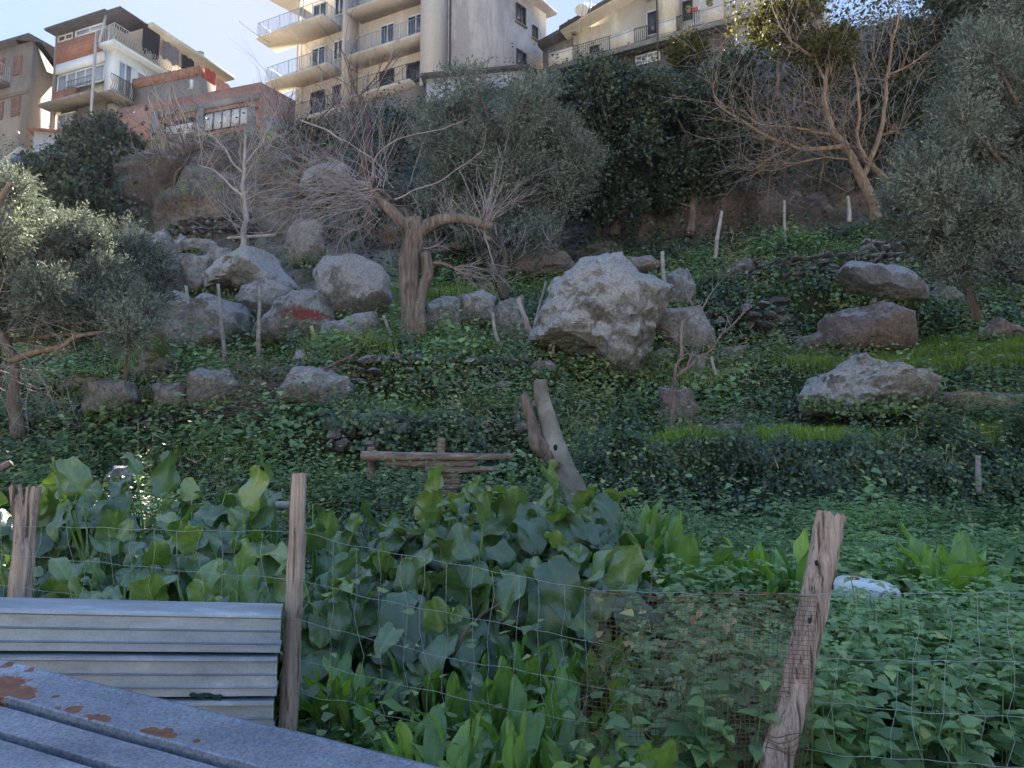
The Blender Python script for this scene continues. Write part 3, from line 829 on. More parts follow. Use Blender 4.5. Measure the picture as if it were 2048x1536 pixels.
BL = [
 ([(1070,690),(1085,655),(1110,622),(1125,590),(1165,558),(1232,540),(1262,566),(1300,580),(1334,590),(1325,604),(1302,640),(1282,665),(1278,715),(1245,752),(1208,742),(1185,702),(1130,692)], 16.7, 'rock_pale', "huge pale lichened boulder with a peaked top in the middle of the slope", 1.35, 6, 1, 0, .085),
 ([(1330,548),(1372,546),(1392,600),(1368,622),(1336,604)], 19.0, 'rock', "upright grey boulder behind the right shoulder of the huge boulder", None, 5, 2, 8, .05),
 ([(1308,628),(1400,622),(1428,660),(1430,700),(1392,714),(1340,695),(1308,662)], 17.6, 'rock', "blocky boulder just right of the huge pale boulder", None, 5, 3, 9, .04),
 ([(1662,640),(1715,620),(1775,612),(1814,630),(1816,690),(1800,704),(1680,706),(1658,690)], 17.6, 'rock_brown', "smooth brown boulder at the edge of the right grass terrace", .8, 5, 4, 7, .03),
 ([(1672,548),(1720,530),(1790,540),(1826,590),(1824,614),(1770,612),(1700,585)], 19.2, 'rock', "dark boulder with white lichen crest on top of the smooth brown boulder", .9, 5, 5, 9, .06),
 ([(1572,716),(1600,680),(1652,658),(1662,716)], 17.9, 'rock_brown', "small wedge boulder against the left side of the smooth brown boulder", None, 5, 6, 7, .03),
 ([(1428,728),(1440,700),(1488,694),(1492,726)], 17.6, 'rock_brown', "small brown block at the foot of the right stone wall", None, 5, 7, 7, .03),
 ([(1618,792),(1630,755),(1668,740),(1712,722),(1740,736),(1800,746),(1846,760),(1838,792),(1790,822),(1700,818),(1640,822)], 13.5, 'rock_pale', "craggy long boulder with white lichen under the grass terrace", .75, 6, 8, 9, .09),
 ([(1838,800),(1880,784),(1960,786),(2080,792),(2080,836),(1960,834),(1880,826)], 13.4, 'rock_tan', "tan bare rock ledge at the right edge", .5, 5, 9, 8, .07),
 ([(1323,780),(1380,778),(1393,818),(1376,852),(1342,858),(1320,832)], 13.9, 'rock_brown', "square brown boulder behind the thin sapling", None, 5, 10, 9, .04),
 ([(1380,864),(1402,850),(1470,852),(1476,886),(1384,888)], 13.0, 'rock_brown', "low tan block above the ivy wall", None, 5, 11, 8, .03),
 ([(553,818),(580,780),(600,746),(642,740),(690,764),(700,782),(680,816),(620,830)], 13.9, 'rock', "big angular boulder beside the heap of cut branches", .75, 5, 12, 9, .045),
 ([(180,768),(264,766),(274,800),(250,832),(182,826)], 14.2, 'rock', "flat topped grey block on the left terrace", .5, 5, 13, 10, .035),
 ([(306,772),(362,768),(366,816),(314,820)], 14.4, 'rock', "small grey block in the middle of the row of three on the left terrace", None, 5, 14, 8, .05),
 ([(382,760),(405,742),(450,745),(468,775),(450,812),(390,812)], 14.5, 'rock', "rounded boulder at the right end of the row of three on the left terrace", None, 5, 15, 7, .06),
 ([(268,745),(290,710),(325,695),(350,715),(345,745),(300,760)], 16.9, 'rock_moss', "boulder covered in yellow moss on the left slope", None, 5, 16, 5, .05),
 ([(130,775),(160,748),(215,752),(210,785),(150,790)], 16.6, 'rock_moss', "low mossy stone sunk in weeds on the far left", None, 5, 116, 5, .05),
 ([(335,636),(360,622),(400,620),(432,590),(472,608),(512,670),(492,704),(400,704),(338,668)], 19.2, 'rock', "wide low boulder with a pale edge at the foot of the rock pile", 1.1, 5, 17, 8, .05),
 ([(432,556),(465,535),(510,512),(545,520),(572,545),(602,580),(560,602),(480,572),(440,582)], 21.6, 'rock_pale', "pale humped boulder near the top of the rock pile", 1.2, 5, 18, 6, .06),
 ([(480,602),(492,575),(530,558),(570,570),(600,592),(562,636),(520,642)], 20.3, 'rock', "angular boulder in the middle of the rock pile with ivy on it", None, 5, 19, 9, .05),
 ([(520,662),(560,620),(600,594),(640,590),(668,640),(694,682),(600,694),(530,688)], 18.9, 'rock_red', "leaning boulder with a powdery red stain", .9, 5, 20, 0, .07),
 ([(630,582),(632,546),(660,525),(720,517),(770,540),(778,602),(752,630),(690,638),(640,628)], 19.8, 'rock_pale', "big flat faced grey boulder above the red stained boulder", 1.1, 5, 21, 7, .04),
 ([(635,686),(660,650),(690,640),(745,632),(749,650),(745,688),(690,697)], 18.0, 'rock', "low pointed slab in front of the red stained boulder", .6, 5, 22, 8, .03),
 ([(300,486),(330,472),(356,520),(371,560),(360,602),(320,606),(304,545)], 22.8, 'rock', "tall steep boulder on the left edge of the rock pile", None, 5, 23, 8, .05),
 ([(238,480),(262,458),(300,470),(310,530),(300,560),(250,550)], 24.0, 'rock_pale', "pale topped boulder behind the left olive tree", None, 5, 24, 8, .05),
 ([(360,520),(385,508),(425,520),(430,570),(400,590),(368,575)], 23.2, 'rock', "rounded boulder wedged behind the tall steep one", None, 5, 25, 8, .04),
 ([(405,520),(430,492),(465,500),(482,535),(470,560),(430,555)], 23.6, 'rock', "egg shaped boulder under the hanging plank", None, 5, 26, 7, .05),
 ([(348,490),(362,468),(378,480),(374,515),(352,515)], 24.2, 'rock', "small boulder below the upper dry stone wall", None, 5, 27, 7, .04),
 ([(300,600),(340,585),(388,600),(385,640),(330,650),(300,630)], 21.0, 'rock', "boulder half hidden by the left olive tree", None, 5, 127, 8, .05),
 ([(368,488),(410,478),(442,492),(420,516),(380,510)], 24.3, 'rock', "flat dark boulder at the top of the rock pile", None, 5, 128, 8, .05),
 ([(570,500),(600,450),(640,440),(655,500),(640,530),(590,530)], 24.5, 'rock', "tall dark boulder behind the pollarded tree's whips", None, 5, 129, 8, .06),
 ([(852,660),(858,612),(885,600),(915,602),(926,640),(915,672)], 18.6, 'rock', "dark boulder with pale edge right of the pollarded tree", None, 5, 28, 8, .05),
 ([(924,645),(930,592),(965,585),(988,600),(992,640),(960,660)], 18.9, 'rock_pale', "lichen spotted boulder between the dark boulder and the leaning slab", None, 5, 29, 8, .06),
 ([(992,640),(1000,612),(1045,598),(1052,640),(1066,684),(997,694)], 17.9, 'rock', "leaning slab beside the thick leaning stake", .4, 5, 30, 9, .03),
 ([(1068,648),(1080,628),(1100,640),(1095,665)], 18.0, 'rock_pale', "small pale rock left of the huge boulder", None, 5, 31, 6, .05),
 ([(610,395),(615,345),(650,335),(695,340),(700,400),(650,410)], 28.6, 'rock_pale', "white crested rock high on the slope behind the pollarded tree", 1.0, 5, 32, 7, .07),
 ([(590,728),(592,706),(604,700),(613,712),(608,732)], 15.6, 'rock_pale', "small upright pale stone above the angular boulder", None, 5, 33, 6, .04),
 ([(1055,730),(1100,720),(1118,738),(1100,750),(1060,750)], 15.4, 'rock_brown', "flat brown rock below the huge boulder", None, 5, 34, 8, .05),
 ([(1295,715),(1325,695),(1348,708),(1335,725),(1305,728)], 17.0, 'rock', "small triangular rock at the right foot of the huge boulder", None, 5, 35, 8, .04),
 ([(1375,740),(1385,712),(1410,715),(1412,755),(1390,760)], 16.4, 'rock', "upright grey stone below the blocky boulder", None, 5, 36, 8, .04),
 ([(880,815),(905,805),(935,815),(940,838),(890,840)], 14.6, 'rock_brown', "reddish rock poking out of the weeds above the logs", None, 5, 37, 8, .05),
 ([(1850,600),(1870,570),(1925,590),(1930,610),(1870,612)], 19.6, 'rock', "long dark rock under the right olive tree", None, 5, 38, 8, .05),
 ([(1960,665),(1990,640),(2040,660),(2060,680),(1965,682)], 17.4, 'rock_brown', "reddish rock wedge at the right edge of the grass terrace", None, 5, 39, 8, .04),
 ([(220,960),(235,935),(275,930),(290,955),(250,970)], 10.6, 'rock', "dark stone in the weeds behind the broad leaves", None, 5, 40, 8, .04),
 ([(1450,545),(1490,520),(1530,530),(1530,560),(1470,570)], 21.0, 'rock_brown', "dark block at the left end of the upper right wall", None, 5, 41, 8, .05),
 ([(1190,560),(1240,520),(1300,515),(1330,540),(1250,565)], 24.5, 'rock_brown', "long brown ledge behind the huge boulder", None, 5, 42, 8, .05),
 ([(1010,545),(1060,505),(1130,510),(1150,540),(1060,560)], 25.5, 'rock_brown', "rubble ledge at the cliff foot left of the huge boulder", None, 5, 43, 8, .08),
]
for k, (out, Y, mt, lb, dp, sb, sd_, ct, rg) in enumerate(BL):
    boulder(out, Y, mt, lb, dp, sb, sd_, ct, rg)

# weeds growing up around the feet of the boulders
fp, gF = [], np.random.default_rng(77)
for c_, w_, yb, Y_, yt in FEET:
    n = int(30 + w_ * 2.5)
    for _ in range(n):
        x = c_[0] + (gF.random() - .5) * w_ * 1.15
        e_ = abs(x - c_[0]) / (w_ * .6)
        fp.append(P(x, yb + 4 - gF.random() ** 2 * (10 + .16 * (yb - yt)) - (8 * e_), Y_ - (0.9 - .5 * e_) * .42 * w_ * mpp(Y_) - .15 * gF.random()))
fp = np.array(fp); n = len(fp)
b = MB(); leaves(b, 'ivy', fp, np.array([0, -.5, .6]) + rvec(n) * .6, rvec(n), .08 * (.6 + .8 * gF.random(n)), gF.random(n))
tag(b.build("weeds_around_boulders", M['cover'], smooth=False), "weeds growing up around the feet of the boulders", "plants", kind='stuff')
# leaves trailing over the stone walls
WALLS = []
# ------------------------------------------------------------------ dry stone walls
def stone_wall(poly, Y, label, sx=26, sy=14, seed=0, mat='stone', depth=0.28):
    """poly: left-top, right-top, right-bottom, left-bottom pixels; Y: left, right"""
    g = np.random.default_rng(seed)
    b = MB()
    (lt, rt, rb, lb_) = [np.array(p, float) for p in poly]
    h = ((lb_[1] - lt[1]) + (rb[1] - rt[1])) / 2
    WALLS.append((lt, rt, rb, lb_, Y))
    ny = max(2, int(h / sy))
    V0, F0 = ICO[3]
    for j in range(ny):
        v = (j + 0.5) / ny
        x = 0.0
        wtot = (rt - lt)[0]
        while x < 1:
            w = sx * (0.35 + 1.3 * g.random() ** 1.5) / wtot
            if x + w * 0.5 > 1: break
            u = x + w / 2
            c = (lt * (1 - u) + rt * u) * (1 - v) + (lb_ * (1 - u) + rb * u) * v
            c = c + g.normal(size=2) * np.array([1, sy * 0.12])
            Yc = Y[0] * (1 - u) + Y[1] * u - 0.12 - 0.2 * v + g.normal() * 0.06
            x += w
            if g.random() < 0.08 + 0.5 * max(0, noise(np.array([[c[0] / 60, c[1] / 40, seed]]), 5)[0]): continue
            px = w * wtot
            hh = sy * (0.75 + 0.6 * g.random())
            m = mpp(Yc)
            p = np.sign(V0) * np.abs(V0) ** 0.5 * np.array([px * m / 2 * 0.98, depth, hh * m / 2])
            for _ in range(8):
                nn = g.normal(size=3); nn /= np.linalg.norm(nn)
                S = np.array([px * m / 2, depth, hh * m / 2])
                d = (p / S) @ nn
                p = p - np.maximum(0, d - 0.62)[:, None] * nn * S * 1.0
            p += V0 * (0.012 * noise(p * 9 + seed + j * 7 + x * 31, 3))[:, None]
            a = g.normal() * 0.09
            ca, sa = math.cos(a), math.sin(a)
            p = np.stack([p[:, 0] * ca - p[:, 2] * sa, p[:, 1], p[:, 0] * sa + p[:, 2] * ca], 1)
            b.add(p + P(c[0], c[1], Yc + depth * 0.5), F0)
    return tag(b.build("stone_wall", M[mat], smooth=True, sharp=40), label, 'wall', 'dry stone terrace walls')
stone_wall([(645, 838), (810, 820), (800, 905), (655, 900)], (12.35, 12.4), "mossy low stone wall left of the log stack", 42, 24, 1)
stone_wall([(690, 705), (1065, 712), (1060, 785), (700, 778)], (15.4, 15.5), "ivy covered stone wall below the pollarded tree", 34, 19, 2)
stone_wall([(1300, 640), (1560, 590), (1600, 690), (1400, 718)], (19.3, 18.7), "long dry stone wall right of the huge boulder", 30, 15, 3)
stone_wall([(1500, 520), (1740, 500), (1760, 575), (1500, 600)], (20.4, 19.9), "upper dry stone wall of thin dark slabs on the right", 26, 11, 4)
stone_wall([(330, 440), (505, 428), (515, 482), (345, 478)], (26.4, 26.0), "pale dry stone wall below the left cliff", 17, 9, 5)
stone_wall([(20, 826), (345, 818), (345, 862), (20, 868)], (14.4, 14.4), "dark stone wall at the bottom of the left terrace", 38, 22, 6)
stone_wall([(1030, 805), (1090, 800), (1090, 870), (1030, 870)], (12.6, 12.6), "short bit of dark stone wall above the cut trunk", 30, 18, 7)
stone_wall([(1725, 478), (1825, 482), (1830, 540), (1730, 540)], (20.3, 20.3), "loose pile of lichened stones under the right olive tree", 20, 12, 8, 'rock_pale')
stone_wall([(540, 740), (600, 725), (590, 790), (520, 800)], (15.3, 15.3), "crumbled stones behind the cut branches", 22, 14, 9)
wp = []
for lt, rt, rb, lb_, Y_ in WALLS:
    n = int(np.linalg.norm(rt - lt) * np.linalg.norm(lb_ - lt) / 26 * (1 if Y_[0] < 18 else .2))
    u = gF.random(n); v = gF.random(n) ** 1.2
    for uu, vv in zip(u, v):
        q = (lt * (1 - uu) + rt * uu) * (1 - vv) + (lb_ * (1 - uu) + rb * uu) * vv
        if noise(np.array([[q[0] / 45, q[1] / 30, 3.3]]), 9)[0] > .0: wp.append(P(q[0], q[1], Y_[0] * (1 - uu) + Y_[1] * uu - .28 - .1 * gF.random()))
wp = np.array(wp); n = len(wp)
b = MB(); leaves(b, 'ivy', wp, np.array([0, -.8, .4]) + rvec(n) * .5, rvec(n), .075 * (.6 + .8 * gF.random(n)), gF.random(n))
tag(b.build("wall_creepers", M['ivy'], smooth=False), "creepers trailing over the dry stone walls", "plants", kind='stuff')
# unseen pale ground sheet behind the camera, added to bounce sunlight onto the slope
M['bounce_ground'] = plain("pale_bounce_ground", (0.46, 0.44, 0.40), 0.9, 0.2, var=0.15, scale=1.5)
b = MB(); b.add([(-300, -300, .004), (300, -300, .004), (300, 1.0, .004), (-300, 1.0, .004)], [[0, 1, 2, 3]])
o = b.build("bounce_ground", M['bounce_ground']); o['kind'] = 'structure'
# ------------------------------------------------------------------ buildings
class Wall:
    """a vertical wall plane through two plan points; s runs A to B, o is outwards"""
    def __init__(s, A, B, flip=False):
        s.A = np.array(A[:2], float); s.B = np.array(B[:2], float)
        s.L = np.linalg.norm(s.B - s.A); s.d = (s.B - s.A) / s.L
        n = np.array([s.d[1], -s.d[0]])
        if n @ (np.zeros(2) - s.A) < 0: n = -n
        s.nn = -n if flip else n
    def sz(s, px, py, off=0.0):
        d = ray(px, py)
        A = s.A + s.nn * off
        # solve t*d.xy = A + q*dir
        m = np.array([[d[0], -s.d[0]], [d[1], -s.d[1]]])
        t, q_ = np.linalg.solve(m, A)
        return q_, ZC + d[2] * t
    def w(s, q_, z, off=0.0):
        p = s.A + s.d * q_ + s.nn * off
        return np.array([p[0], p[1], z])
    def box(s, mb, s0, s1, z0, z1, o0, o1):
        c = []
        for z in (0, 1):
            for o in (o0, o1):
                for q_ in (s0, s1):
                    zz = (z0, z1)[z]
                    zz = zz if np.isscalar(zz) else (zz[0] if q_ == s0 else zz[1])
                    c.append(s.w(q_, zz, o))
        mb.hexa(np.array(c))
def part(name, mb, mat, parent, smooth=False, label=None):
    o = mb.build(name, M[mat] if isinstance(mat, str) else mat, parent, smooth=smooth)
    if label: o['label'] = label
    return o
def window(W, parent, s0, s1, z0, z1, cols=2, rows_=1, frame='white_frame', glass='glass', fw=0.07, name='window', panename='pane', off=0.0):
    f = MB()
    W.box(f, s0, s1, z0, z0 + fw, off + 0.0, off + 0.09); W.box(f, s0, s1, z1 - fw, z1, off + 0.0, off + 0.09)
    for k in range(cols + 1):
        c = s0 + fw / 2 + (s1 - s0 - fw) * k / cols
        W.box(f, c - fw / 2, c + fw / 2, z0 + fw, z1 - fw, off + 0.002, off + 0.085)
    for k in range(1, rows_):
        z = z0 + (z1 - z0) * k / rows_
        W.box(f, s0 + fw, s1 - fw, z - fw / 2, z + fw / 2, off + 0.004, off + 0.08)
    fo = part(name, f, frame, parent)
    g = MB()
    W.box(g, s0 + fw * .5, s1 - fw * .5, z0 + fw * .5, z1 - fw * .5, off + 0.01, off + 0.035)
    part(panename, g, glass, fo)
    return fo
def slats(W, parent, s0, s1, z0, z1, mat, n=None, name='shutter', off=0.04):
    b = MB()
    n = n or max(4, int((z1 - z0) / 0.12))
    W.box(b, s0, s1, z0, z1, off - .03, off)
    for k in range(n):
        z = z0 + (z1 - z0) * (k + 0.5) / n
        W.box(b, s0 + .01, s1 - .01, z - (z1 - z0) / n * .32, z + (z1 - z0) / n * .32, off + 0.001, off + 0.03)
    return part(name, b, mat, parent)
def rail(b, p0, p1, h, bars=0.12, r=0.011, top=0.025, belly=0.0, out=None, mid=False):
    p0, p1 = np.array(p0, float), np.array(p1, float)
    L = np.linalg.norm(p1 - p0)
    up = np.array([0, 0, 1.0])
    b.tube([p0 + up * h, p1 + up * h], top, 4)
    b.tube([p0 + up * 0.08, p1 + up * 0.08], top * .7, 4)
    if mid: b.tube([p0 + up * h * .85, p1 + up * h * .85], top * .6, 4)
    n = max(2, int(L / bars))
    for k in range(n + 1):
        q_ = p0 + (p1 - p0) * k / n
        if belly and out is not None:
            zz = np.linspace(0.08, h, 7)
            bb = belly * np.array([0, .75, 1, .6, -.05, -.15, 0])
            b.tube([q_ + up * z + out * v for z, v in zip(zz, bb)], r, 3, cap=False)
        else:
            b.tube([q_ + up * 0.08, q_ + up * h], r * (2.2 if k % 8 == 0 else 1), 4, cap=False)
def pane_at(px, py, Y): return P(px, py, Y)[:2]

# ---- tall beige apartment block in the middle
A = P(590, 235, 49.5)[:2]; Bc = P(895, 150, 43.8)[:2]; Cc = P(1092, 120, 51.0)[:2]
Wf = Wall(A, Bc); Ws = Wall(Bc, Cc)
z3 = P(740, 193, (A[1] + Bc[1]) / 2)[2]
z3 = 24.6
back = (A + (Cc - Bc))
tower = root("apartment_block", (*((A + Bc) / 2), z3), "tall beige apartment block with long balconies in the middle of the skyline", "building")
b = MB(); b.prism([A, Bc, Bc + (back - A) , back], z3 - 6, z3 + 12.4)
part('wall', b, 'tower', tower)
# stained gable side, set 3 mm proud
b = MB(); Ws.box(b, 0.0, Ws.L, z3 - 6, z3 + 12.3, 0.003, 0.03)
part('side_wall', b, 'tower_side', tower, label="stained side wall")
st = 3.15
L = Wf.L
def slab_rail(name, zz, s0, s1, dep, ends=(True, True), W=Wf, par=tower, metal='blue_iron', h=1.0):
    b = MB(); W.box(b, s0, s1, zz - 0.2, zz, 0.0, dep)
    s_ = part(name, b, 'tower' if par is tower else 'concrete', par)
    b = MB()
    rail(b, W.w(s0 + .05, zz, dep - .05), W.w(s1 - .05, zz, dep - .05), h)
    if ends[0]: rail(b, W.w(s0 + .05, zz, 0.05), W.w(s0 + .05, zz, dep - .05), h)
    if ends[1]: rail(b, W.w(s1 - .05, zz, 0.05), W.w(s1 - .05, zz, dep - .05), h)
    part('railing', b, metal, s_, smooth=False)
    return s_
s_mid = Wf.sz(700, 100)[0]
slab_rail('balcony', z3 + st, -1.3, 4.1, 1.5)
slab_rail('balcony', z3 + 2 * st, -1.9, 3.9, 1.9)
slab_rail('balcony', z3 + st, 5.6, L - 1.0, 1.5, (True, False))
slab_rail('balcony', z3 + 2 * st, 5.6, L - 1.0, 1.5, (True, False))
slab_rail('balcony', z3, 0.1, 5.0, 1.3, (True, False), metal='iron')
slab_rail('balcony', z3 + 0.25, 6.2, L - 1.6, 1.7, (False, True), metal='iron')
# column of the projecting bay on the right corner
b = MB(); Wf.box(b, L - 1.0, L, z3 - 5, z3 + 11.0, 0.002, 1.5); part('corner_bay', b, 'tower', tower)
b = MB(); b.tube([Ws.w(0.1, z3 - 3, 0.1), Ws.w(0.1, z3 + 9.5, 0.1)], 0.06, 6); part('drain_pipe', b, 'brown_frame', tower)
b = MB(); b.tube([Wf.w(0.15, z3 - 3, 0.12), Wf.w(0.15, z3 + 9.5, 0.12)], 0.06, 6); b.tube([Wf.w(0.5, z3 - 3, 0.1), Wf.w(0.5, z3 + 9.5, 0.1)], 0.04, 6); part('drain_pipe', b, 'blind', tower)
for fl in range(3):
    zz = z3 + fl * st + 0.02
    for (a0, a1, door) in ((1.4, 2.6, True), (3.3, 4.1, False), (7.2, 8.3, True), (9.3, 10.6, False)):
        if a1 > L - 1.0: continue
        window(Wf, tower, a0, a1, zz + (0.0 if door else 0.95), zz + 2.3, 2, 1, 'brown_frame' if fl == 0 else 'white_frame', 'glass_dark', name='door' if door else 'window')
b = MB(); Wf.box(b, 5.2, 5.35, z3 - .2, z3 + 8.6, 0.002, 1.4); part('dividing_wall', b, 'tower', tower)
# windows on the stained side
for (x0, y0, x1, y1) in ((1031, 5, 1050, 42), (1032, 97, 1051, 130), (1064, 138, 1074, 158), (1064, 50, 1074, 75)):
    s0, za = Ws.sz(x0, (y0 + y1) / 2 + 10); s1, zb = Ws.sz(x1, (y0 + y1) / 2)
    _, zt = Ws.sz(x0, y0); _, zl = Ws.sz(x0, y1)
    window(Ws, tower, s0, s1, zl, zt, 2, 1, 'brown_frame', 'glass_dark', off=0.03)
    b = MB(); Ws.box(b, s0 - .08, s1 + .08, zl - .1, zl, 0.03, 0.18); part('sill', b, 'concrete', tower)
# eaves
cent = (A + Bc + Cc + back) / 4
def grow(p, k): return p + (p - cent) / np.linalg.norm(p - cent) * k
eav = [grow(A, 2.1), grow(Bc, 1.6), grow(Cc, .8), grow(back, 2.0)]
b = MB(); b.prism(eav, z3 + 3 * st - 0.05, z3 + 3 * st + 0.2); part('eaves', b, 'tower', tower)
b = MB(); b.prism([grow(A, 1.2), grow(Bc, .8), grow(Cc, .3), grow(back, 1.2)], z3 + 3 * st + 0.2, z3 + 3 * st + 0.6)
b.prism([grow(A, -1), grow(Bc, -1), grow(Cc, -1), grow(back, -1)], z3 + 12.4, z3 + 13.2); part('roof', b, 'tile', tower)  # upper block is out of view, raised to keep the sun blocked

# terrace wall and lean-to below the block
low = root("retaining_wall", (*Bc, z3 - 4), "weathered retaining wall with a pale lean-to under the tall apartment block", "wall")
Wr = Wall(P(640, 240, 46.5)[:2], P(852, 175, 42.2)[:2])
b = MB(); Wr.box(b, -3.2, Wr.L, 14, (P(600, 238, 46.5)[2], P(850, 168, 42.2)[2]), -2.0, 0.0); part('wall', b, 'brown_render', low)
Wl = Wall(P(853, 170, 41.5)[:2], P(1050, 150, 41.2)[:2])
za, zb = P(853, 158, 41.5)[2], P(1050, 140, 41.2)[2]
b = MB(); Wl.box(b, 0, Wl.L, 14, (za, zb), -3.0, 0.0); part('side_wall', b, 'white_wall', low, label="pale lean-to wall")
b = MB(); Wl.box(b, -0.3, Wl.L + .3, (za, zb), (za + .18, zb + .18), -3.2, 0.35); part('roof', b, 'roof', low)
Wl2 = Wall(P(1050, 150, 41.2)[:2], P(1078, 168, 45)[:2])
b = MB(); Wl2.box(b, 0.001, Wl2.L, 14, (zb, zb - .2), -3, 0.0); part('wall', b, 'grey_render', low)

# ---- right long cream apartment house with the long balcony
A2 = P(1095, 133, 47.8)[:2]; B2 = P(1600, -5, 40.3)[:2]
W2 = Wall(A2, B2)
zb2 = 26.3
def fit(px, py): return W2.sz(px, py)
zs = [W2.sz(x, y)[1] for x, y in ((1097, 135), (1318, 72), (1470, 30), (1530, 15))]
zb2 = float(np.mean(zs))
house = root("cream_apartment_house", (*((A2 + B2) / 2), zb2), "long cream house with a continuous balcony and sloping dark roof edge on the skyline", "building")
L2 = W2.L
# gable line: follows the roof slope in the photo
off = -1.25
s_l, z_l = W2.sz(1140, 72, off); s_r, z_r = W2.sz(1262, 2, off)
k2 = (z_r - z_l) / (s_r - s_l)
b = MB()
def zroof(s): return z_l + k2 * (s - s_l) if s < s_r + 6 else z_l + k2 * (s_r + 6 - s_l)
sA = W2.sz(1146, 80, off)[0]
W2.box(b, sA, s_r + 1, zb2 - 6, (zroof(sA), zroof(s_r + 1)), -7, off)
W2.box(b, s_r + 1.001, W2.sz(1530, 20)[0], zb2 - 6, zb2 + 3.3, -7, off); W2.box(b, W2.sz(1530, 20)[0] + .001, L2 + 1, zb2 - 6, zb2 + 1.6, -7.01, off - .02)
part('wall', b, 'cream', house)
b = MB()
W2.box(b, sA - .5, s_r + 4.0, (zroof(sA - .5), zroof(s_r + 4.0)), (zroof(sA - .5) + .26, zroof(s_r + 4.0) + .26), -7.6, -0.1)
part('roof', b, 'roof', house)
b = MB(); W2.box(b, sA - .45, s_r + 4.0, (zroof(sA - .45) - .12, zroof(s_r + 4) - .12), (zroof(sA - .45) - .002, zroof(s_r + 4) - .002), -7.4, -0.2); part('soffit', b, 'cream', house)
# left dark annex
b = MB(); W2.box(b, -1.0, sA - .001, zb2 - 5, (zb2 + 2.2, zb2 + 2.5), -6, off - .1); part('annex_wall', b, 'grey_render', house)
b = MB(); W2.box(b, -1.1, sA + .3, (zb2 + 2.2, zb2 + 2.9), (zb2 + 2.55, zb2 + 3.25), -6.2, off + 0.5); part('annex_roof', b, 'roof', house)
b = MB(); q0 = W2.w(sA, zb2 + 2.5, off + .3); b.box(q0[0] - .25, q0[0] + .25, q0[1] - .2, q0[1] + .2, q0[2], q0[2] + .9); part('chimney', b, 'concrete', house)
# lower storey
b = MB(); W2.box(b, -0.6, L2 + 1, zb2 - 9, zb2 - 0.22, -7.002, -1.0); part('lower_wall', b, 'brown_render', house)
b = MB(); W2.box(b, -0.6, L2 + 1, zb2 - 0.22, zb2, -1.3, 0.0); W2.box(b, -0.6, L2 + 1, zb2 - 0.32, zb2 - .221, -0.2, 0.04)
slab = part('balcony', b, 'concrete', house)
pal = MB(); irn = MB()
def seg(x0, x1, kind):
    s0 = W2.sz(x0, 80)[0] if False else None
for (x0, y0, x1, y1, kind) in ((1097, 135, 1145, 120, 'pale'), (1145, 120, 1155, 118, 'iron'), (1155, 118, 1222, 99, 'iron'), (1222, 99, 1268, 86, 'wall'), (1268, 86, 1293, 79, 'iron'), (1293, 79, 1314, 73, 'iron2'),
                               (1316, 72, 1352, 60, 'wall'), (1354, 60, 1402, 47, 'iron'), (1402, 47, 1448, 35, 'wall'), (1448, 35, 1480, 27, 'iron'), (1480, 27, 1600, -5, 'wall')):
    s0 = W2.sz(x0, y0)[0]; s1 = W2.sz(x1, y1)[0]
    if kind == 'wall': q_ = MB(); W2.box(q_, s0, s1, zb2, zb2 + 1.0, -0.15, 0.0); part('parapet', q_, 'cream', slab)
    elif kind == 'pale': q_ = MB(); W2.box(q_, s0, s1, zb2, zb2 + .95, -0.05, 0.0); part('parapet', q_, 'cream', slab)
    else: rail(irn, W2.w(s0, zb2, -.07), W2.w(s1, zb2, -.07), 1.0, 0.13, 0.014)
part('railing', irn, 'iron', slab)
# tall pale pier and divider at 1318-1352
sP0 = W2.sz(1316, 60)[0]; sP1 = W2.sz(1351, 50)[0]
b = MB(); W2.box(b, sP0 + .01, sP1, zb2 + 1.001, zb2 + 4.2, off - .5, -0.02); part('divider_wall', b, 'cream', house)
b = MB(); b.tube([W2.w(sP0 - .03, zb2 - 3, 0.05), W2.w(sP0 - .03, zb2 + 4.2, 0.05)], 0.05, 6); part('drain_pipe', b, 'brown_frame', house)
def win2(x0, y0, x1, y1, o_=off, **k):
    s0, z0 = W2.sz(x0, y1, o_); s1, z1 = W2.sz(x1, y0, o_)
    s0b, zt = W2.sz(x0, y0, o_); 
    s1b, zl = W2.sz(x1, y1, o_)
    return window(W2, house, s0, s1, (z0 + zl) / 2, (z1 + zt) / 2, off=o_, **k)
win2(1294, 22, 1315, 72, cols=1, frame='white_frame', glass='glass_dark', name='door')
win2(1180, 92, 1198, 105, cols=2, frame='brown_frame', glass='glass_dark')
win2(1366, 2, 1385, 40, cols=1, frame='brown_frame', glass='glass_dark', name='door')
win2(1500, -30, 1525, 5, cols=2, frame='white_frame', glass='glass_dark')
# glazed porch below
sa, zl = W2.sz(1271, 132, -.9); sb, _ = W2.sz(1320, 120, -.9)
window(W2, house, sa, sb, zl, zb2 - .35, 4, 2, 'white_frame', 'glass', off=-0.98, name='glazed_porch')
# pale pillar with window lower right
sa, zl = W2.sz(1470, 95, -.9); sb, _ = W2.sz(1530, 80, -.9)
b = MB(); W2.box(b, sa, sb + 2.5, zl - 1.5, zb2 - .33, -3, -0.75); part('annex_wall', b, 'white_wall', house, label="pale lower annex with peeling plaster")
s0, z0 = W2.sz(1495, 63, -.75); s1, z1 = W2.sz(1516, 38, -.75)
window(W2, house, s0, s1, z0, z1, 2, 1, 'white_frame', 'glass_dark', off=-0.747)
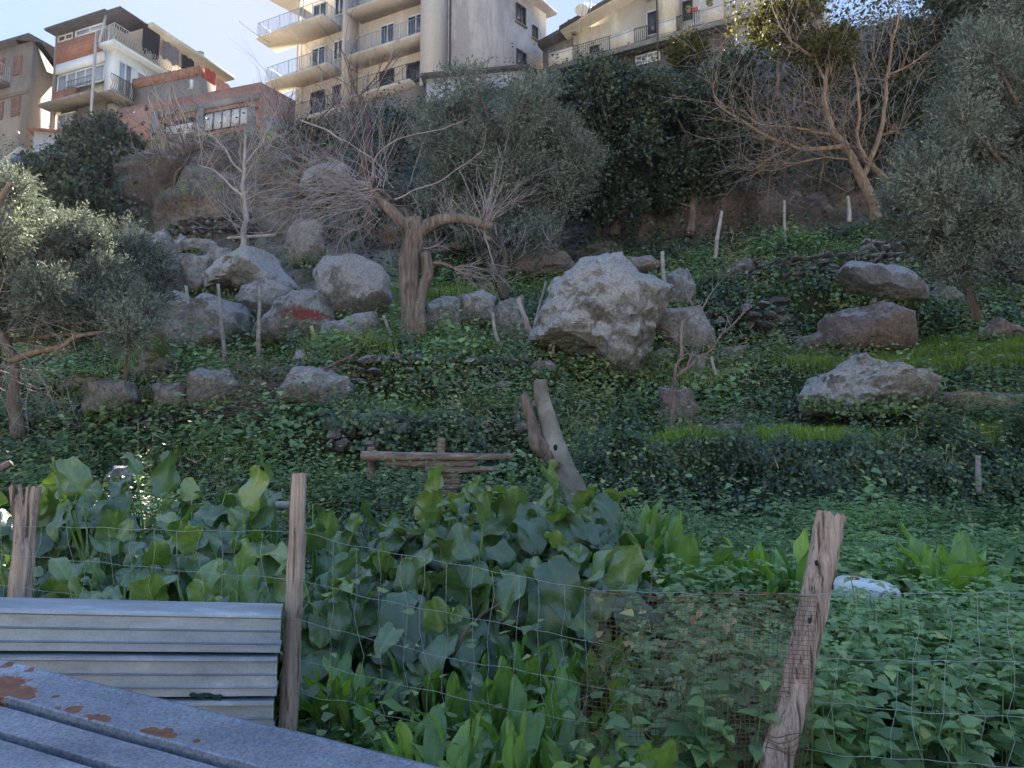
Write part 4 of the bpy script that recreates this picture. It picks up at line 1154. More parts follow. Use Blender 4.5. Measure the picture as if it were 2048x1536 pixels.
# things on and over that balcony
def pot(px, Yw, label):
    s0 = W2.sz(px, 60)[0]
    c = W2.w(s0, zb2 + 1.0, -0.07)
    t = root("plant_pot", tuple(c), label, "plant pot", "pots on the balcony wall")
    b = MB(); b.tube([c, c + [0, 0, .22]], [.10, .14], 8); part('pot', b, 'terracotta', t)
    b = MB(); n = 60
    leaves(b, 'ivy', c + [0, 0, .3] + rvec(n) * .16, rvec(n), rvec(n), np.full(n, .12), rng.random(n)); part('foliage', b, 'cover', t)
pot(1378, 0, "small potted plant on the cream balcony wall, left one"); pot(1420, 0, "small potted plant on the cream balcony wall, right one")
b = MB(); s0 = W2.sz(1386, 25)[0]; W2.box(b, s0, s0 + .28, zb2 + 1.0, zb2 + 1.22, -.12, .02)
tag(part('cloth', b, 'cloth_red', None), "small bright red cloth draped over the cream balcony wall", "cloth")
# satellite dish and aerial on the dark roof
dc = P(1163, 20, 45.5)
t = root("satellite_dish", (dc[0], dc[1], dc[2] - 1), "round beige satellite dish on a pole above the sloping roof", "satellite dish")
b = MB(); ring = []
for r_, dz in ((0.02, .10), (.15, .09), (.3, .05), (.42, 0)):
    ring.append([dc + np.array([r_ * math.cos(a), dz, r_ * math.sin(a)]) for a in np.linspace(0, 2 * np.pi, 20, endpoint=False)])
Vd = np.array(ring).reshape(-1, 3)
Fd = [[i * 20 + j, i * 20 + (j + 1) % 20, (i + 1) * 20 + (j + 1) % 20, (i + 1) * 20 + j] for i in range(3) for j in range(20)]
b.add(Vd, Fd); b.add(Vd + [0, .02, 0], Fd); part('dish', b, 'cream', t, True)
b = MB(); b.tube([dc + [0, .1, 0], dc + [0, .25, -1.35]], .025, 5); part('pole', b, 'grey_metal', t)
b = MB(); b.tube([dc + [0, 0, -.4], dc + [.05, -.45, -.1]], .012, 4); b.tube([dc + [.05, -.45, -.12], dc + [.05, -.38, .0]], .035, 6); part('feed_arm', b, 'grey_metal', t)
ac = P(1180, 45, 45.3)
t = root("tv_aerial", tuple(ac), "thin television aerial beside the satellite dish", "aerial")
b = MB(); b.tube([ac - [0, 0, .6], ac + [0, 0, 1.6]], .02, 4); part('mast', b, 'grey_metal', t)
b = MB(); b.tube([ac + [-.3, 0, 1.3], ac + [.4, 0, 1.3]], .012, 3)
for k in range(6): b.tube([ac + [-.3 + .13 * k, -.25, 1.3], ac + [-.3 + .13 * k, .25, 1.3 + .02]], .008, 3)
b.tube([ac + [.05, 0, .9], ac + [.4, 0, 1.5]], .01, 3); part('elements', b, 'grey_metal', t)
# cables across the front
def cable(pts, label, r=.014):
    q_ = []
    for k in range(len(pts) - 1):
        a_, b_ = np.array(pts[k]), np.array(pts[k + 1])
        for i in range(12):
            u = i / 12; q_.append(a_ * (1 - u) + b_ * u - np.array([0, 0, .25 * 4 * u * (1 - u) * .3]))
    q_.append(np.array(pts[-1]))
    b = MB(); b.tube(q_, r, 4); tag(part("cable", b, 'roof', None, True), label, "cable", "overhead cables")
cable([P(1100, 110, 46.5), P(1268, 60, 43.5), P(1605, -40, 39.5)], "upper sagging cable along the cream house balcony")
cable([P(1150, 118, 45.8), P(1310, 72, 43), P(1605, -8, 39.2)], "lower sagging cable along the cream house balcony")
cable([P(478, 42, 41), P(540, 85, 42.5)], "loose cable hanging in the sky left of the tall block", .02)

# ---- brick workshop
a = P(232, 250, 39.6)[:2]; c_ = P(522, 165, 36.6)[:2]; e_ = P(592, 192, 38.6)[:2]
Wb = Wall(a, c_); We = Wall(c_, e_)
ztop = P(522, 164, 36.6)[2]; zbase = P(522, 262, 36.6)[2] - 4
bw = brick_mat("hollow_red_brick", (0.40, 0.21, 0.15), (0.33, 0.17, 0.125), (0.30, 0.23, 0.19), Wb.d)
bw2 = brick_mat("hollow_red_brick_side", (0.37, 0.20, 0.15), (0.30, 0.16, 0.12), (0.28, 0.22, 0.19), We.d)
shop = root("brick_building", (*((a + c_) / 2), zbase), "low unfinished red hollow-brick building with a strip of white blinds", "building")
bk = a + (e_ - c_)
sS, zS = Wb.sz(312, 200)
b = MB(); Wb.box(b, sS, Wb.L, zbase + 3.0, ztop, -0.35, 0.0); part('wall', b, bw, shop)
b = MB(); Wb.box(b, 0.0, sS - .002, zbase + 3.6, Wb.sz(300, 205)[1], -0.35, -0.01); part('wall', b, bw, shop)
b = MB(); We.box(b, 0.0, We.L, zbase + 3.3, ztop - .002, -0.35, 0.0); part('side_wall', b, bw2, shop)
b = MB(); b.prism([a, c_ * .995, e_, bk], zbase - 2, zbase + 3.0); part('base_wall', b, 'grey_render', shop)
b = MB(); b.prism([a + [0, .4], c_ + [0, .5], e_ + [-.2, .5], bk], zbase + 3, ztop - .3); part('roof', b, 'roof', shop)
# corrugated upper strip
zc1 = Wb.sz(240, 168, -1.2)[1]; zc0 = Wb.sz(300, 200, -1.2)[1]
b = MB(); s1_ = Wb.sz(398, 160, -1.2)[0]
Wb.box(b, -0.2, s1_, zbase + 3, (zc1 - .5, zc1 - .45), -2.5, -1.2); part('upper_wall', b, 'grey_render', shop)
b = MB()
for k in range(30):
    s0 = -0.3 + (s1_ + .3) * k / 30
    Wb.box(b, s0, s0 + (s1_ + .3) / 31, (zc1 - .45 + .03 * (k % 2), zc1 - .45 + .03 * (k % 2)), (zc1 + .05 + .03 * (k % 2),) * 2, -1.6, -1.1)
part('roof_edge', b, 'tile', shop)
# concrete piers and lintel
b = MB()
for x, y in ((309, 290), (402, 250), (504, 250)):
    s0 = Wb.sz(x, y)[0]; Wb.box(b, s0 - .22, s0 + .22, zbase - 1, Wb.sz(x, 225 if x < 400 else 215)[1] , 0.0, 0.12)
part('pier', b, 'concrete', shop)
def sq(W, x0, y0, x1, y1):
    s0, za_ = W.sz(x0, y0); s1, zb_ = W.sz(x1, y1); _, zc2 = W.sz(x0, y1); _, zd = W.sz(x1, y0)
    return s0, s1, (zb_ + zc2) / 2, (za_ + zd) / 2
s0, s1, z0, z1 = Wb.sz(320, 0)[0], Wb.sz(396, 0)[0], Wb.sz(360, 290)[1], Wb.sz(360, 240)[1]
s0 = Wb.sz(320, 270)[0]; s1 = Wb.sz(396, 262)[0]
f = window(Wb, shop, s0, s1, z0, z1, 4, 2, 'brown_frame', 'glass_dark', off=0.003)
slats(Wb, f, s0 + .45, s1, z0 + .02, z1 - .3, 'blind', 16, 'blind', off=.06)
s0 = Wb.sz(410, 240)[0]; s1 = Wb.sz(500, 230)[0]; z0, z1 = Wb.sz(455, 257)[1], Wb.sz(455, 220)[1]
f = window(Wb, shop, s0, s1, z0, z1, 5, 1, 'brown_frame', 'blind', off=0.003, fw=.04)
b = MB(); s0 = Wb.sz(318, 220)[0]; Wb.box(b, s0 - .3, Wb.L, z1 + .25, z1 + .6, 0.002, 0.06); part('lintel', b, 'concrete', shop)
b = MB()
for x, y in ((293, 217), (285, 247), (242, 230), (245, 262)):
    s0, z = Wb.sz(x, y); Wb.box(b, s0 - .09, s0 + .09, z - .12, z + .12, -0.01, 0.004)
part('vent_hole_dark', b, 'cloth_hole_black', shop)  # solid black blocks paint the dark inside the vent openings
b = MB()
s0, s1, z0, z1 = sq(We, 532, 225, 580, 262)
We.box(b, .4, We.L - .2, z1 - 2.2, z1 - .4, 0.0, .03); part('panel', b, 'grey_metal', shop)
ca = P(383, 178, 38)
b = MB(); b.tube([ca, ca + [0, 0, .5]], .09, 6); part('vent_pipe', b, 'blind', shop)

# ---- house with glazed verandas
h0 = P(104, 180, 41.6)[:2]; h1 = P(206, 180, 40.0)[:2]; h2 = P(408, 150, 46.6)[:2]
V1 = Wall(h0, h1); V2 = Wall(h1, h2)
zr = V1.sz(206, 36)[1]; zf1 = V1.sz(206, 97)[1]; zf2 = V1.sz(206, 190)[1]; zf0 = zf2 - 3.2
hb = h0 + (h2 - h1)
vh = root("veranda_house", (*h1, zf0), "three storey house with glazed verandas, belly railings and washing under a tan roof", "building")
b = MB(); b.prism([h0 + [.3, .6], h1 + [-.1, .7], h2 + [-.3, .2], hb], zf0 - 4, zr - .1); part('wall', b, 'cream', vh)
# brick parapets with glazing on the front
bb = brick_mat("veranda_brick", (0.40, 0.17, 0.10), (0.34, 0.14, 0.085), (0.30, 0.21, 0.16), V1.d)
Lv = V1.L
b = MB(); V1.box(b, 0.1, Lv - .15, zf1 - .1, zf1 + 1.15, -0.2, 0.0); part('parapet', b, bb, vh)
b = MB(); V1.box(b, 0.1, Lv * .45, zf2, zf2 + .95, -0.2, 0.0); part('parapet', b, bb, vh)
window(V1, vh, 0.15, Lv * .33, zf1 + 1.2, zr - .25, 2, 1, 'cream', 'glass_dark', off=-.1)
window(V1, vh, Lv * .38, Lv - .2, zf1 + 1.2, zr - .25, 2, 1, 'white_frame', 'glass', off=-.1)
window(V1, vh, 0.15, Lv - .2, zf2 + 1.0, zf1 - .75, 5, 1, 'white_frame', 'glass', off=-.25, name='glazed_veranda')
b = MB(); V1.box(b, 0.1, Lv - .15, zf1 - .72, zf1 - .12, -0.25, -.03); part('veranda_panel', b, 'white_frame', vh)
b = MB(); V1.box(b, -.1, Lv, zf2 - .18, zf2 - .001, -.6, .7); part('balcony', b, 'tan_render', vh)
rb = MB(); o3 = np.array([*V1.nn, 0])
rail(rb, V1.w(Lv * .45, zf2, .55), V1.w(Lv - .1, zf2, .55), .95, .11, .014, belly=.14, out=o3)
o4 = np.array([*V2.nn, 0])
part('railing', rb, 'iron', vh)
window(V1, vh, 0.3, Lv * .42, zf0 + .5, zf2 - .35, 2, 2, 'cream', 'glass', off=-.3)
b = MB(); V1.box(b, Lv * .43, Lv - .1, zf0 - .5, zf2 - .2, -.4, -.3); part('recessed_wall', b, 'brown_render', vh)  # brown render panel set back under the balcony
b = MB(); V1.box(b, 0, .12, zf0 - 3, zr - .2, -.25, .02); part('pier', b, 'tan_render', vh)
b = MB(); b.tube([V1.w(Lv, zf0 - 2, .62), V1.w(Lv, zf1, .62)], .08, 8); b.tube([V1.w(Lv, zf1, .4), V1.w(Lv, zr, .1)], .08, 8); part('column', b, 'white_wall', vh)
# side: upper long balcony with belly railing
L3 = V2.L
b = MB(); V2.box(b, -.5, L3 * .93, zf1 - .22, zf1 - .02, 0, 1.2); sb_ = part('balcony', b, 'white_frame', vh)
rb = MB(); rail(rb, V2.w(-.4, zf1, 1.1), V2.w(L3 * .93, zf1, 1.1), 1.0, .15, .022, belly=.2, out=o4); rail(rb, V1.w(Lv - .6, zf1, .2), V2.w(-.4, zf1, 1.1), 1.0, .15, .02); part('railing', rb, 'pale_iron', sb_)
b = MB(); V2.box(b, -.3, 1.8, zf2 - .15, zf2 - .001, 0, 1.0); sb2 = part('balcony', b, 'tan_render', vh)
rb = MB(); rail(rb, V2.w(-.3, zf2, .95), V2.w(1.6, zf2, .95), .95, .12, .016, belly=.15, out=o4); part('railing', rb, 'iron', sb2)
window(V2, vh, 0.2, 1.1, zf2 + .1, zf1 - .8, 2, 1, 'white_frame', 'glass', off=.8, name='glazed_veranda')
window(V2, vh, 1.4, 3.6, zf2 + .1, zf1 - .8, 2, 1, 'white_frame', 'glass', off=.8, name='glazed_veranda')
b = MB(); V2.box(b, 0.05, 3.8, zf2 - .1, zf1 - .23, 0.0, .79); part('veranda_panel', b, 'white_frame', vh)
# roofs
b = MB()
V1.box(b, -.4, Lv + .3, (zr, zr), (zr + .14, zr + .14), -2.5, .45); part('roof_edge', b, 'roof', vh)
zr2 = V2.sz(425, 149)[1]
b = MB(); V2.box(b, 1.6, L3 + 1.0, zr - .02, zr + .22, -6, 1.6); part('roof', b, 'cream', vh, label="wide tan eaves")
b = MB(); V2.box(b, -.3, 1.59, zr - .01, zr + .13, -4, 1.3); part('roof_edge', b, 'roof', vh)
ch = V2.w(L3 * .92, zr + .2, .2)
b = MB(); b.tube([ch, ch + [0, 0, .9]], .14, 8); b.tube([ch + [0, 0, .9], ch + [0, 0, 1.12]], .24, 8); part('flue', b, 'grey_metal', vh)
# washing hung along the upper balcony
for k, (s0, s1, zt, zb_, mt, lb) in enumerate(((1.3, 2.5, 2.0, .3, 'cloth_hole_black', "black sheet hung at the near end of the upper balcony"), (2.7, 3.9, 1.7, .6, 'cloth_grey', "dark grey washing next to the black sheet"),
       (4.1, 5.1, 1.6, .5, 'cloth_hole_black', "short black cloth in the middle of the washing line"), (5.3, 5.9, 1.5, .4, 'cloth_grey', "grey cloth beside the red washing"), (6.0, 6.9, 1.7, .7, 'cloth_red', "red washing on the upper balcony"), (7.0, 8.2, 1.5, .5, 'cloth_pink', "faded pink washing at the far end of the upper balcony"))):
    b = MB(); nx = 14
    Vc = []
    for i in range(nx):
        q_ = s0 + (s1 - s0) * i / (nx - 1)
        w_ = .06 * math.sin(i * 1.9 + k)
        for z in np.linspace(zf1 + zb_ - .12 * math.sin(i * .8 + k), zf1 + zt - .04 * math.sin(i * 1.1), 5): Vc.append(V2.w(q_, z, 1.25 + w_ * (zf1 + zt - z)))
    Vc = np.array(Vc); Fc_ = [[i * 5 + j, (i + 1) * 5 + j, (i + 1) * 5 + j + 1, i * 5 + j + 1] for i in range(nx - 1) for j in range(4)]
    b.add(Vc, Fc_); b.add(Vc + np.array([*V2.nn, 0]) * -.01, Fc_)
    tag(part('hung_cloth', b, mt, None, True), lb, 'washing', 'washing on the upper balcony')

# ---- leftmost block
g0 = P(-60, 200, 44.5)[:2]; g1 = P(57, 200, 42.6)[:2]; g2 = P(118, 200, 47)[:2]
U1 = Wall(g0, g1); U2 = Wall(g1, g2)
zt = U1.sz(57, 84)[1]
bl = root("grey_apartment_block", (*g1, zt - 12), "dull grey block with brown shutters at the left edge", "building")
b = MB(); b.prism([g0, g1, g2, g0 + (g2 - g1)], zt - 14, zt); part('wall', b, 'tan_render', bl)
b = MB(); U2.box(b, 0.0, U2.L, zt - 14, zt - .01, 0.003, .03); part('side_wall', b, 'grey_render', bl)
b = MB(); U1.box(b, -.5, U1.L + .3, zt, zt + .16, -4, .5); U2.box(b, .1, U2.L + .4, zt, zt + .15, -1, .4); part('roof', b, 'roof', bl)
b = MB(); s0 = U1.sz(20, 190)[0]; U1.box(b, 0, U1.L, U1.sz(40, 187)[1] - .1, U1.sz(40, 187)[1] + .1, 0.0, .06); part('string_course', b, 'brown_render', bl)
for x0, y0, x1, y1 in ((29, 112, 43, 150), (25, 195, 40, 232), (-4, 118, 8, 150), (-4, 205, 6, 240)):
    s0, s1, z0, z1 = sq(U1, x0, y0, x1, y1)
    slats(U1, bl, s0, s1, z0, z1, 'shutter')
s0, s1, z0, z1 = sq(U1, -60, 172, 22, 178)
slab_rail('balcony', z0, -1, U1.sz(20, 175)[0], 1.0, (False, True), W=U1, par=bl, metal='pale_iron')
# ---- whitewashed wall, blue shed
Ww = Wall(P(66, 290, 37.5)[:2], P(240, 280, 38.4)[:2])
wl = root("white_wall", (*P(100, 330, 37.5)[:2], P(100, 330, 37.5)[2]), "small whitewashed shed wall with a thin tiled top below the veranda house", "wall")
zz = Ww.sz(66, 262)[1]
b = MB(); Ww.box(b, 0, Ww.L, zz - 4, zz, -.3, 0); part('wall', b, 'white_wall', wl)
b = MB(); Ww.box(b, -.3, Ww.L + .3, zz, zz + .1, -1.5, .25); part('coping', b, 'tile', wl)
c0 = P(22, 330, 33)
t = root("blue_shed", tuple(c0), "small blue shed with a pale sloping roof among the bushes at the left edge", "shed")
Wc = Wall(P(-20, 330, 33.2)[:2], P(40, 330, 33)[:2])
z0 = P(30, 334, 33)[2]
b = MB(); Wc.box(b, Wc.L * .35, Wc.L, z0 - 1.5, (z0 + .35, z0 + .75), -1.5, 0); part('wall', b, 'blue', t)
b = MB(); Wc.box(b, -.6, Wc.L + .1, (z0 - .7, z0 + .78), (z0 - .6, z0 + .9), -1.7, .2); part('roof', b, 'white_wall', t)
# ------------------------------------------------------------------ trees
def path(pts, Y, k=5, wob=0.0, seed=0):
    """smooth world curve through photo pixels; pts (px, py[, dY])"""
    c = np.array([P(p[0], p[1], Y + (p[2] if len(p) > 2 else 0)) for p in pts])
    n = len(c)
    out = []
    e = np.vstack([2 * c[0] - c[1], c, 2 * c[-1] - c[-2]])
    for i in range(n - 1):
        p0, p1, p2, p3 = e[i], e[i + 1], e[i + 2], e[i + 3]
        for j in range(k):
            t = j / k
            out.append(0.5 * (2 * p1 + (p2 - p0) * t + (2 * p0 - 5 * p1 + 4 * p2 - p3) * t * t + (3 * p1 - p0 - 3 * p2 + p3) * t ** 3))
    out.append(c[-1])
    out = np.array(out)
    if wob: out += wob * np.stack([noise(out * 3 + seed, 1), noise(out * 3 + seed, 2), noise(out * 3 + seed, 3)], 1)
    return out
def taper(n, r0, r1, pw=1.0):
    return r0 + (r1 - r0) * np.linspace(0, 1, n) ** pw
def whip(mb, p, d, L, r, droop=0.0, curl=0.25, n=7, g=None, kids=0, sides=3, up=0.0):
    g = g or rng
    d = np.array(d, float); d /= np.linalg.norm(d)
    pts = [np.array(p, float)]
    for i in range(n):
        d = d + g.normal(size=3) * curl * 0.35 + np.array([0, 0, up - droop * (i / n)])
        d /= np.linalg.norm(d)
        pts.append(pts[-1] + d * L / n)
    mb.tube(pts, taper(n + 1, r, r * 0.25), sides, cap=False, a=g.random())
    for k in range(kids):
        i = g.integers(1, n)
        dd = (pts[i] - pts[i - 1]); dd /= np.linalg.norm(dd)
        dd = dd + g.normal(size=3) * 0.55
        whip(mb, pts[i], dd, L * (0.3 + 0.35 * g.random()), r * 0.6, droop, curl, 5, g, max(0, kids - 2) if kids > 2 else 0, 3, up)
    return pts
def branchy(mb, tw, p, d, L, r, lvl, g, spread=0.6, up=0.12, nk=3, droop=0.0, leaf_at=None, wob=0.3):
    n = 7
    d = np.array(d, float) / np.linalg.norm(d)
    pts = [np.array(p, float)]
    for i in range(n):
        d = d + g.normal(size=3) * wob * 0.4 + np.array([0, 0, up - droop])
        d /= np.linalg.norm(d)
        pts.append(pts[-1] + d * L / n)
    m = mb if r > 0.012 else tw
    m.tube(pts, taper(n + 1, r, r * 0.55), 5 if r > 0.03 else 3, cap=False, a=g.random())
    if lvl == 0:
        if leaf_at is not None: leaf_at.extend([(q, d) for q in pts[3:]])
        return
    for k in range(nk + (1 if g.random() < .5 else 0)):
        i = g.integers(2, n + 1)
        dd = d + g.normal(size=3) * spread
        branchy(mb, tw, pts[i], dd, L * (0.5 + 0.25 * g.random()), r * (0.42 + 0.2 * g.random()), lvl - 1, g, spread, up, nk, droop, leaf_at, wob)
def basept(px, py, Y):
    p = P(px, py, Y); return (p[0], p[1], gz(p[0], p[1]))

# pollarded tree in the middle
g = np.random.default_rng(3)
Yt = 17.0
t = root("pollarded_tree", tuple(P(825, 690, Yt)), "thick pollarded bare tree with a bent stub limb and tangled whips in the centre", "tree")
b = MB(); p = path([(828, 705), (826, 660), (824, 620), (818, 570), (818, 530), (824, 490), (826, 462), (822, 440)], Yt)
b.tube(p, np.interp(np.linspace(0, 1, len(p)), [0, .1, .35, .75, 1], [.34, .27, .255, .25, .26]), 14, lump=.12, seed=1)
part('trunk', b, 'bark', t, True)
b = MB(); p = path([(838, 672, -.15), (840, 640, -.2), (838, 610, -.15), (848, 575, -.1), (856, 545, -.1), (850, 506, -.1)], Yt)
b.tube(p, np.interp(np.linspace(0, 1, len(p)), [0, .5, 1], [.17, .125, .14]), 10, lump=.12, seed=2)
part('second_stem', b, 'bark', t, True)
b = MB(); p = path([(826, 478), (848, 455), (880, 440), (915, 436), (945, 441), (968, 450), (985, 452)], Yt)
b.tube(p, np.interp(np.linspace(0, 1, len(p)), [0, .4, .9, 1], [.2, .13, .11, .07]), 10, lump=.12, seed=3)
p = path([(962, 446), (968, 425)], Yt); b.tube(p, .05, 6); p = path([(965, 455), (972, 475), (984, 478)], Yt); b.tube(p, .045, 6)
part('limb', b, 'bark', t, True)
b = MB(); p = path([(822, 470), (800, 440), (775, 415), (752, 392), (738, 378)], Yt)
b.tube(p, taper(len(p), .17, .06), 10, lump=.15, seed=4)
for q in ([(742, 382), (735, 365), (745, 355), (762, 357)], [(745, 380), (765, 383), (785, 400)], [(738, 378), (752, 400), (742, 420), (725, 430)], [(740, 378), (700, 375), (665, 395)], [(818, 445), (812, 425), (806, 415)], [(824, 445), (832, 428)]):
    p = path(q, Yt, wob=.02); b.tube(p, taper(len(p), .05, .02), 6)
part('limb', b, 'bark_red', t, True)
b = MB(); p = path([(856, 528), (878, 526), (898, 532), (915, 540), (935, 552)], Yt); b.tube(p, taper(len(p), .045, .02), 6)
tips = MB()
for _ in range(22):
    whip(tips, P(905 + g.random() * 30, 535 + g.random() * 15, Yt), (1, g.normal() * .3, -.1 + .5 * g.normal()), .6 + 1.1 * g.random(), .011, .12, .5, 8, g, 2)
part('limb', b, 'tan_bark', t, True)
for _ in range(48):      # whips sweeping left from the left limb
    q = p0 = P(738 + g.normal() * 12, 385 + g.normal() * 14, Yt + .1 * g.normal())
    a = g.uniform(150, 215)
    whip(tips, q, (math.cos(R(a)), .45 * g.normal(), math.sin(R(a)) * .8 + .05), 1.6 + 2.0 * g.random(), .009, .10, .45, 10, g, 3)
for _ in range(34):      # hanging tangle under the left limb
    q = P(720 + g.normal() * 40, 420 + g.normal() * 18, Yt + .3 * g.normal())
    whip(tips, q, (-.7 + .5 * g.normal(), .5 * g.normal(), -.3 + .5 * g.normal()),   .9 + 1.3 * g.random(), .008, .25, .9, 10, g, 2)
for _ in range(24):      # upright shoots left
    q = P(735 + g.normal() * 45, 380 + g.normal() * 14, Yt)
    whip(tips, q, (g.normal() * .45 - .1, .3 * g.normal(), 1), 1.3 + 1.6 * g.random(), .009, .0, .2, 8, g, 1)
for _ in range(26):      # shoots from the right stub
    q = P(968 + g.normal() * 6, 448 + g.normal() * 6, Yt)
    whip(tips, q, (.55 + .5 * g.normal(), .3 * g.normal(), 1), .8 + 1.3 * g.random(), .012, .0, .25, 8, g, 2)
for _ in range(30):
    q = P(900 + g.normal() * 35, 440, Yt)
    whip(tips, q, (g.normal() * .5, .3 * g.normal(), g.choice([-1, 1, 1])), .4 + .7 * g.random(), .009, .05, .6, 7, g, 1)
for q in ([(745, 360), (748, 320), (790, 280), (850, 262), (925, 245)], [(790, 400), (850, 375), (905, 345), (960, 305)], [(968, 470), (985, 520), (990, 560)], [(800, 455), (840, 495), (880, 490)], [(600, 240), (680, 275), (760, 330), (770, 380)]):
    pp = path(q, Yt, 6, .05); tips.tube(pp, taper(len(pp), .022, .01), 4, cap=False)
    for k in range(10):
        i = g.integers(4, len(pp)); whip(tips, pp[i], (pp[i] - pp[i - 1]) / .1 + g.normal(size=3) * .5, .3 + .6 * g.random(), .008, 0, .4, 6, g, 0)
part('twigs', tips, 'twig', t, True)
# dead broom of reddish twigs on the trunk
b = MB()
for _ in range(90):
    whip(b, P(775 + g.normal() * 7, 480 + g.normal() * 5, Yt - .3), (g.normal() * .5, g.normal() * .4, .8), .25 + .25 * g.random(), .008, 0, .3, 4, g)
part('dead_twigs', b, 'bark_red', t, True)

# tall thin bare tree on the left rock pile
g = np.random.default_rng(5)
t = root("bare_sapling_tree", tuple(P(488, 560, 21)), "slender pale bare tree rising from the left rock pile", "tree")
b = MB(); tw = MB()
p = path([(490, 562), (484, 520), (488, 480), (492, 430), (486, 380), (488, 330), (492, 270)], 21, wob=.04); b.tube(p, taper(len(p), .11, .035), 8, lump=.08)
for i in range(10, len(p), 1):
    for s in range(1):
        branchy(b, tw, p[i], (g.normal() * .8, g.normal() * .5, .8), 1.0 + .9 * g.random(), .016, 1, g, .5, .05, 3)
for q in ([(487, 350), (450, 300), (420, 265)], [(488, 335), (520, 290), (545, 240)], [(487, 400), (440, 350), (395, 330)]):
    pp = path(q, 21, wob=.05); b.tube(pp, taper(len(pp), .04, .015), 5)
    for i in range(4, len(pp)): branchy(b, tw, pp[i], (g.normal() * .6, g.normal() * .5, .7), .9, .014, 1, g, .5, .05, 3)
part('trunk', b, 'twig', t, True); part('twigs', tw, 'twig', t, True)

# two ivied bare trunks behind the centre
def ivied(px0, py0, pts, Y, r, label, seed, nl=1500, twn=26, tl=2.5):
    g = np.random.default_rng(seed)
    t = root("bare_tree", tuple(P(px0, py0, Y)), label, "tree")
    b = MB(); tw = MB(); p = path(pts, Y, wob=.06); b.tube(p, taper(len(p), r, r * .35), 8, lump=.12)
    for k in range(twn):
        i = g.integers(len(p) // 3, len(p))
        branchy(b, tw, p[i], (g.normal(), g.normal() * .6, .9), tl * (.6 + .6 * g.random()), .022, 2, g, .5, .06, 3)
    part('trunk', b, 'twig_dark', t, True); part('twigs', tw, 'twig', t, True)
    return t
ivied(735, 400, [(742, 480), (738, 400), (728, 320), (735, 260), (720, 190)], 28, .28, "tall bare tree with twiggy crown in front of the tall block", 11, tl=2.8)
ivied(620, 420, [(600, 470), (590, 400), (600, 330), (580, 280)], 27, .12, "spindly bare tree between the rock pile and the pollarded tree", 12, twn=22, tl=2.2)
ivied(1010, 580, [(1010, 600), (1005, 560), (1012, 520), (1004, 480)], 19.5, .12, "short brown bare stem right of the pollarded tree", 13, twn=6, tl=.9)
ivied(360, 330, [(355, 420), (350, 360), (375, 320), (390, 290)], 27.5, .09, "thin bare shrub on the left cliff edge", 14, twn=18, tl=1.8)

# large bare tree on the right
g = np.random.default_rng(6)
Yr = 25.5
t = root("large_bare_tree", tuple(P(1745, 425, Yr)), "large spreading bare tree with ochre-grey limbs against the right cliff", "tree")
b = MB(); tw = MB(); sites = []
LM = [([(1755, 440), (1742, 400), (1725, 360), (1705, 320), (1690, 290), (1665, 262)], .26, .16),
      ([(1665, 262), (1655, 230), (1648, 200), (1652, 160), (1655, 110), (1650, 50)], .15, .05),
      ([(1690, 292), (1650, 296), (1610, 300), (1585, 292), (1540, 275), (1490, 245), (1445, 215), (1430, 200)], .12, .035),
      ([(1662, 268), (1620, 262), (1580, 255), (1530, 250), (1500, 235)], .08, .02),
      ([(1725, 358), (1740, 320), (1760, 270), (1770, 210), (1775, 150), (1785, 90), (1800, 20)], .13, .045),
      ([(1782, 430), (1785, 390), (1765, 350), (1735, 320), (1715, 280), (1718, 220), (1712, 150), (1690, 90)], .15, .04),
      ([(1585, 292), (1555, 310), (1520, 330), (1490, 350)], .05, .015),
      ([(1700, 320), (1650, 315), (1600, 325), (1560, 340), (1535, 340)], .05, .015),
      ([(1765, 270), (1790, 262), (1815, 275), (1840, 290)], .05, .02),
      ([(1445, 215), (1425, 180), (1435, 150)], .04, .015),
      ([(1652, 160), (1620, 110), (1580, 80), (1550, 30)], .06, .02),
      ([(1775, 150), (1820, 130), (1860, 100)], .05, .02)]
for q, r0, r1 in LM:
    pp = path(q, Yr, 6, .05, seed=len(q)); b.tube(pp, taper(len(pp), r0 * .8, r1 * .7), 8, lump=.14)
    n0 = 0 if r0 < .2 else 18
    for i in range(max(3, n0), len(pp)):
        for _ in range(1):
            branchy(b, tw, pp[i], (pp[i] - pp[i - 1]) / np.linalg.norm(pp[i] - pp[i - 1]) * .6 + g.normal(size=3) * .7 + [0, 0, .15], 1.2 + 1.2 * g.random(), .014, 2, g, .65, .05, 1, 0, sites)
part('trunk', b, 'tan_bark', t, True); part('twigs', tw, 'twig', t, True)

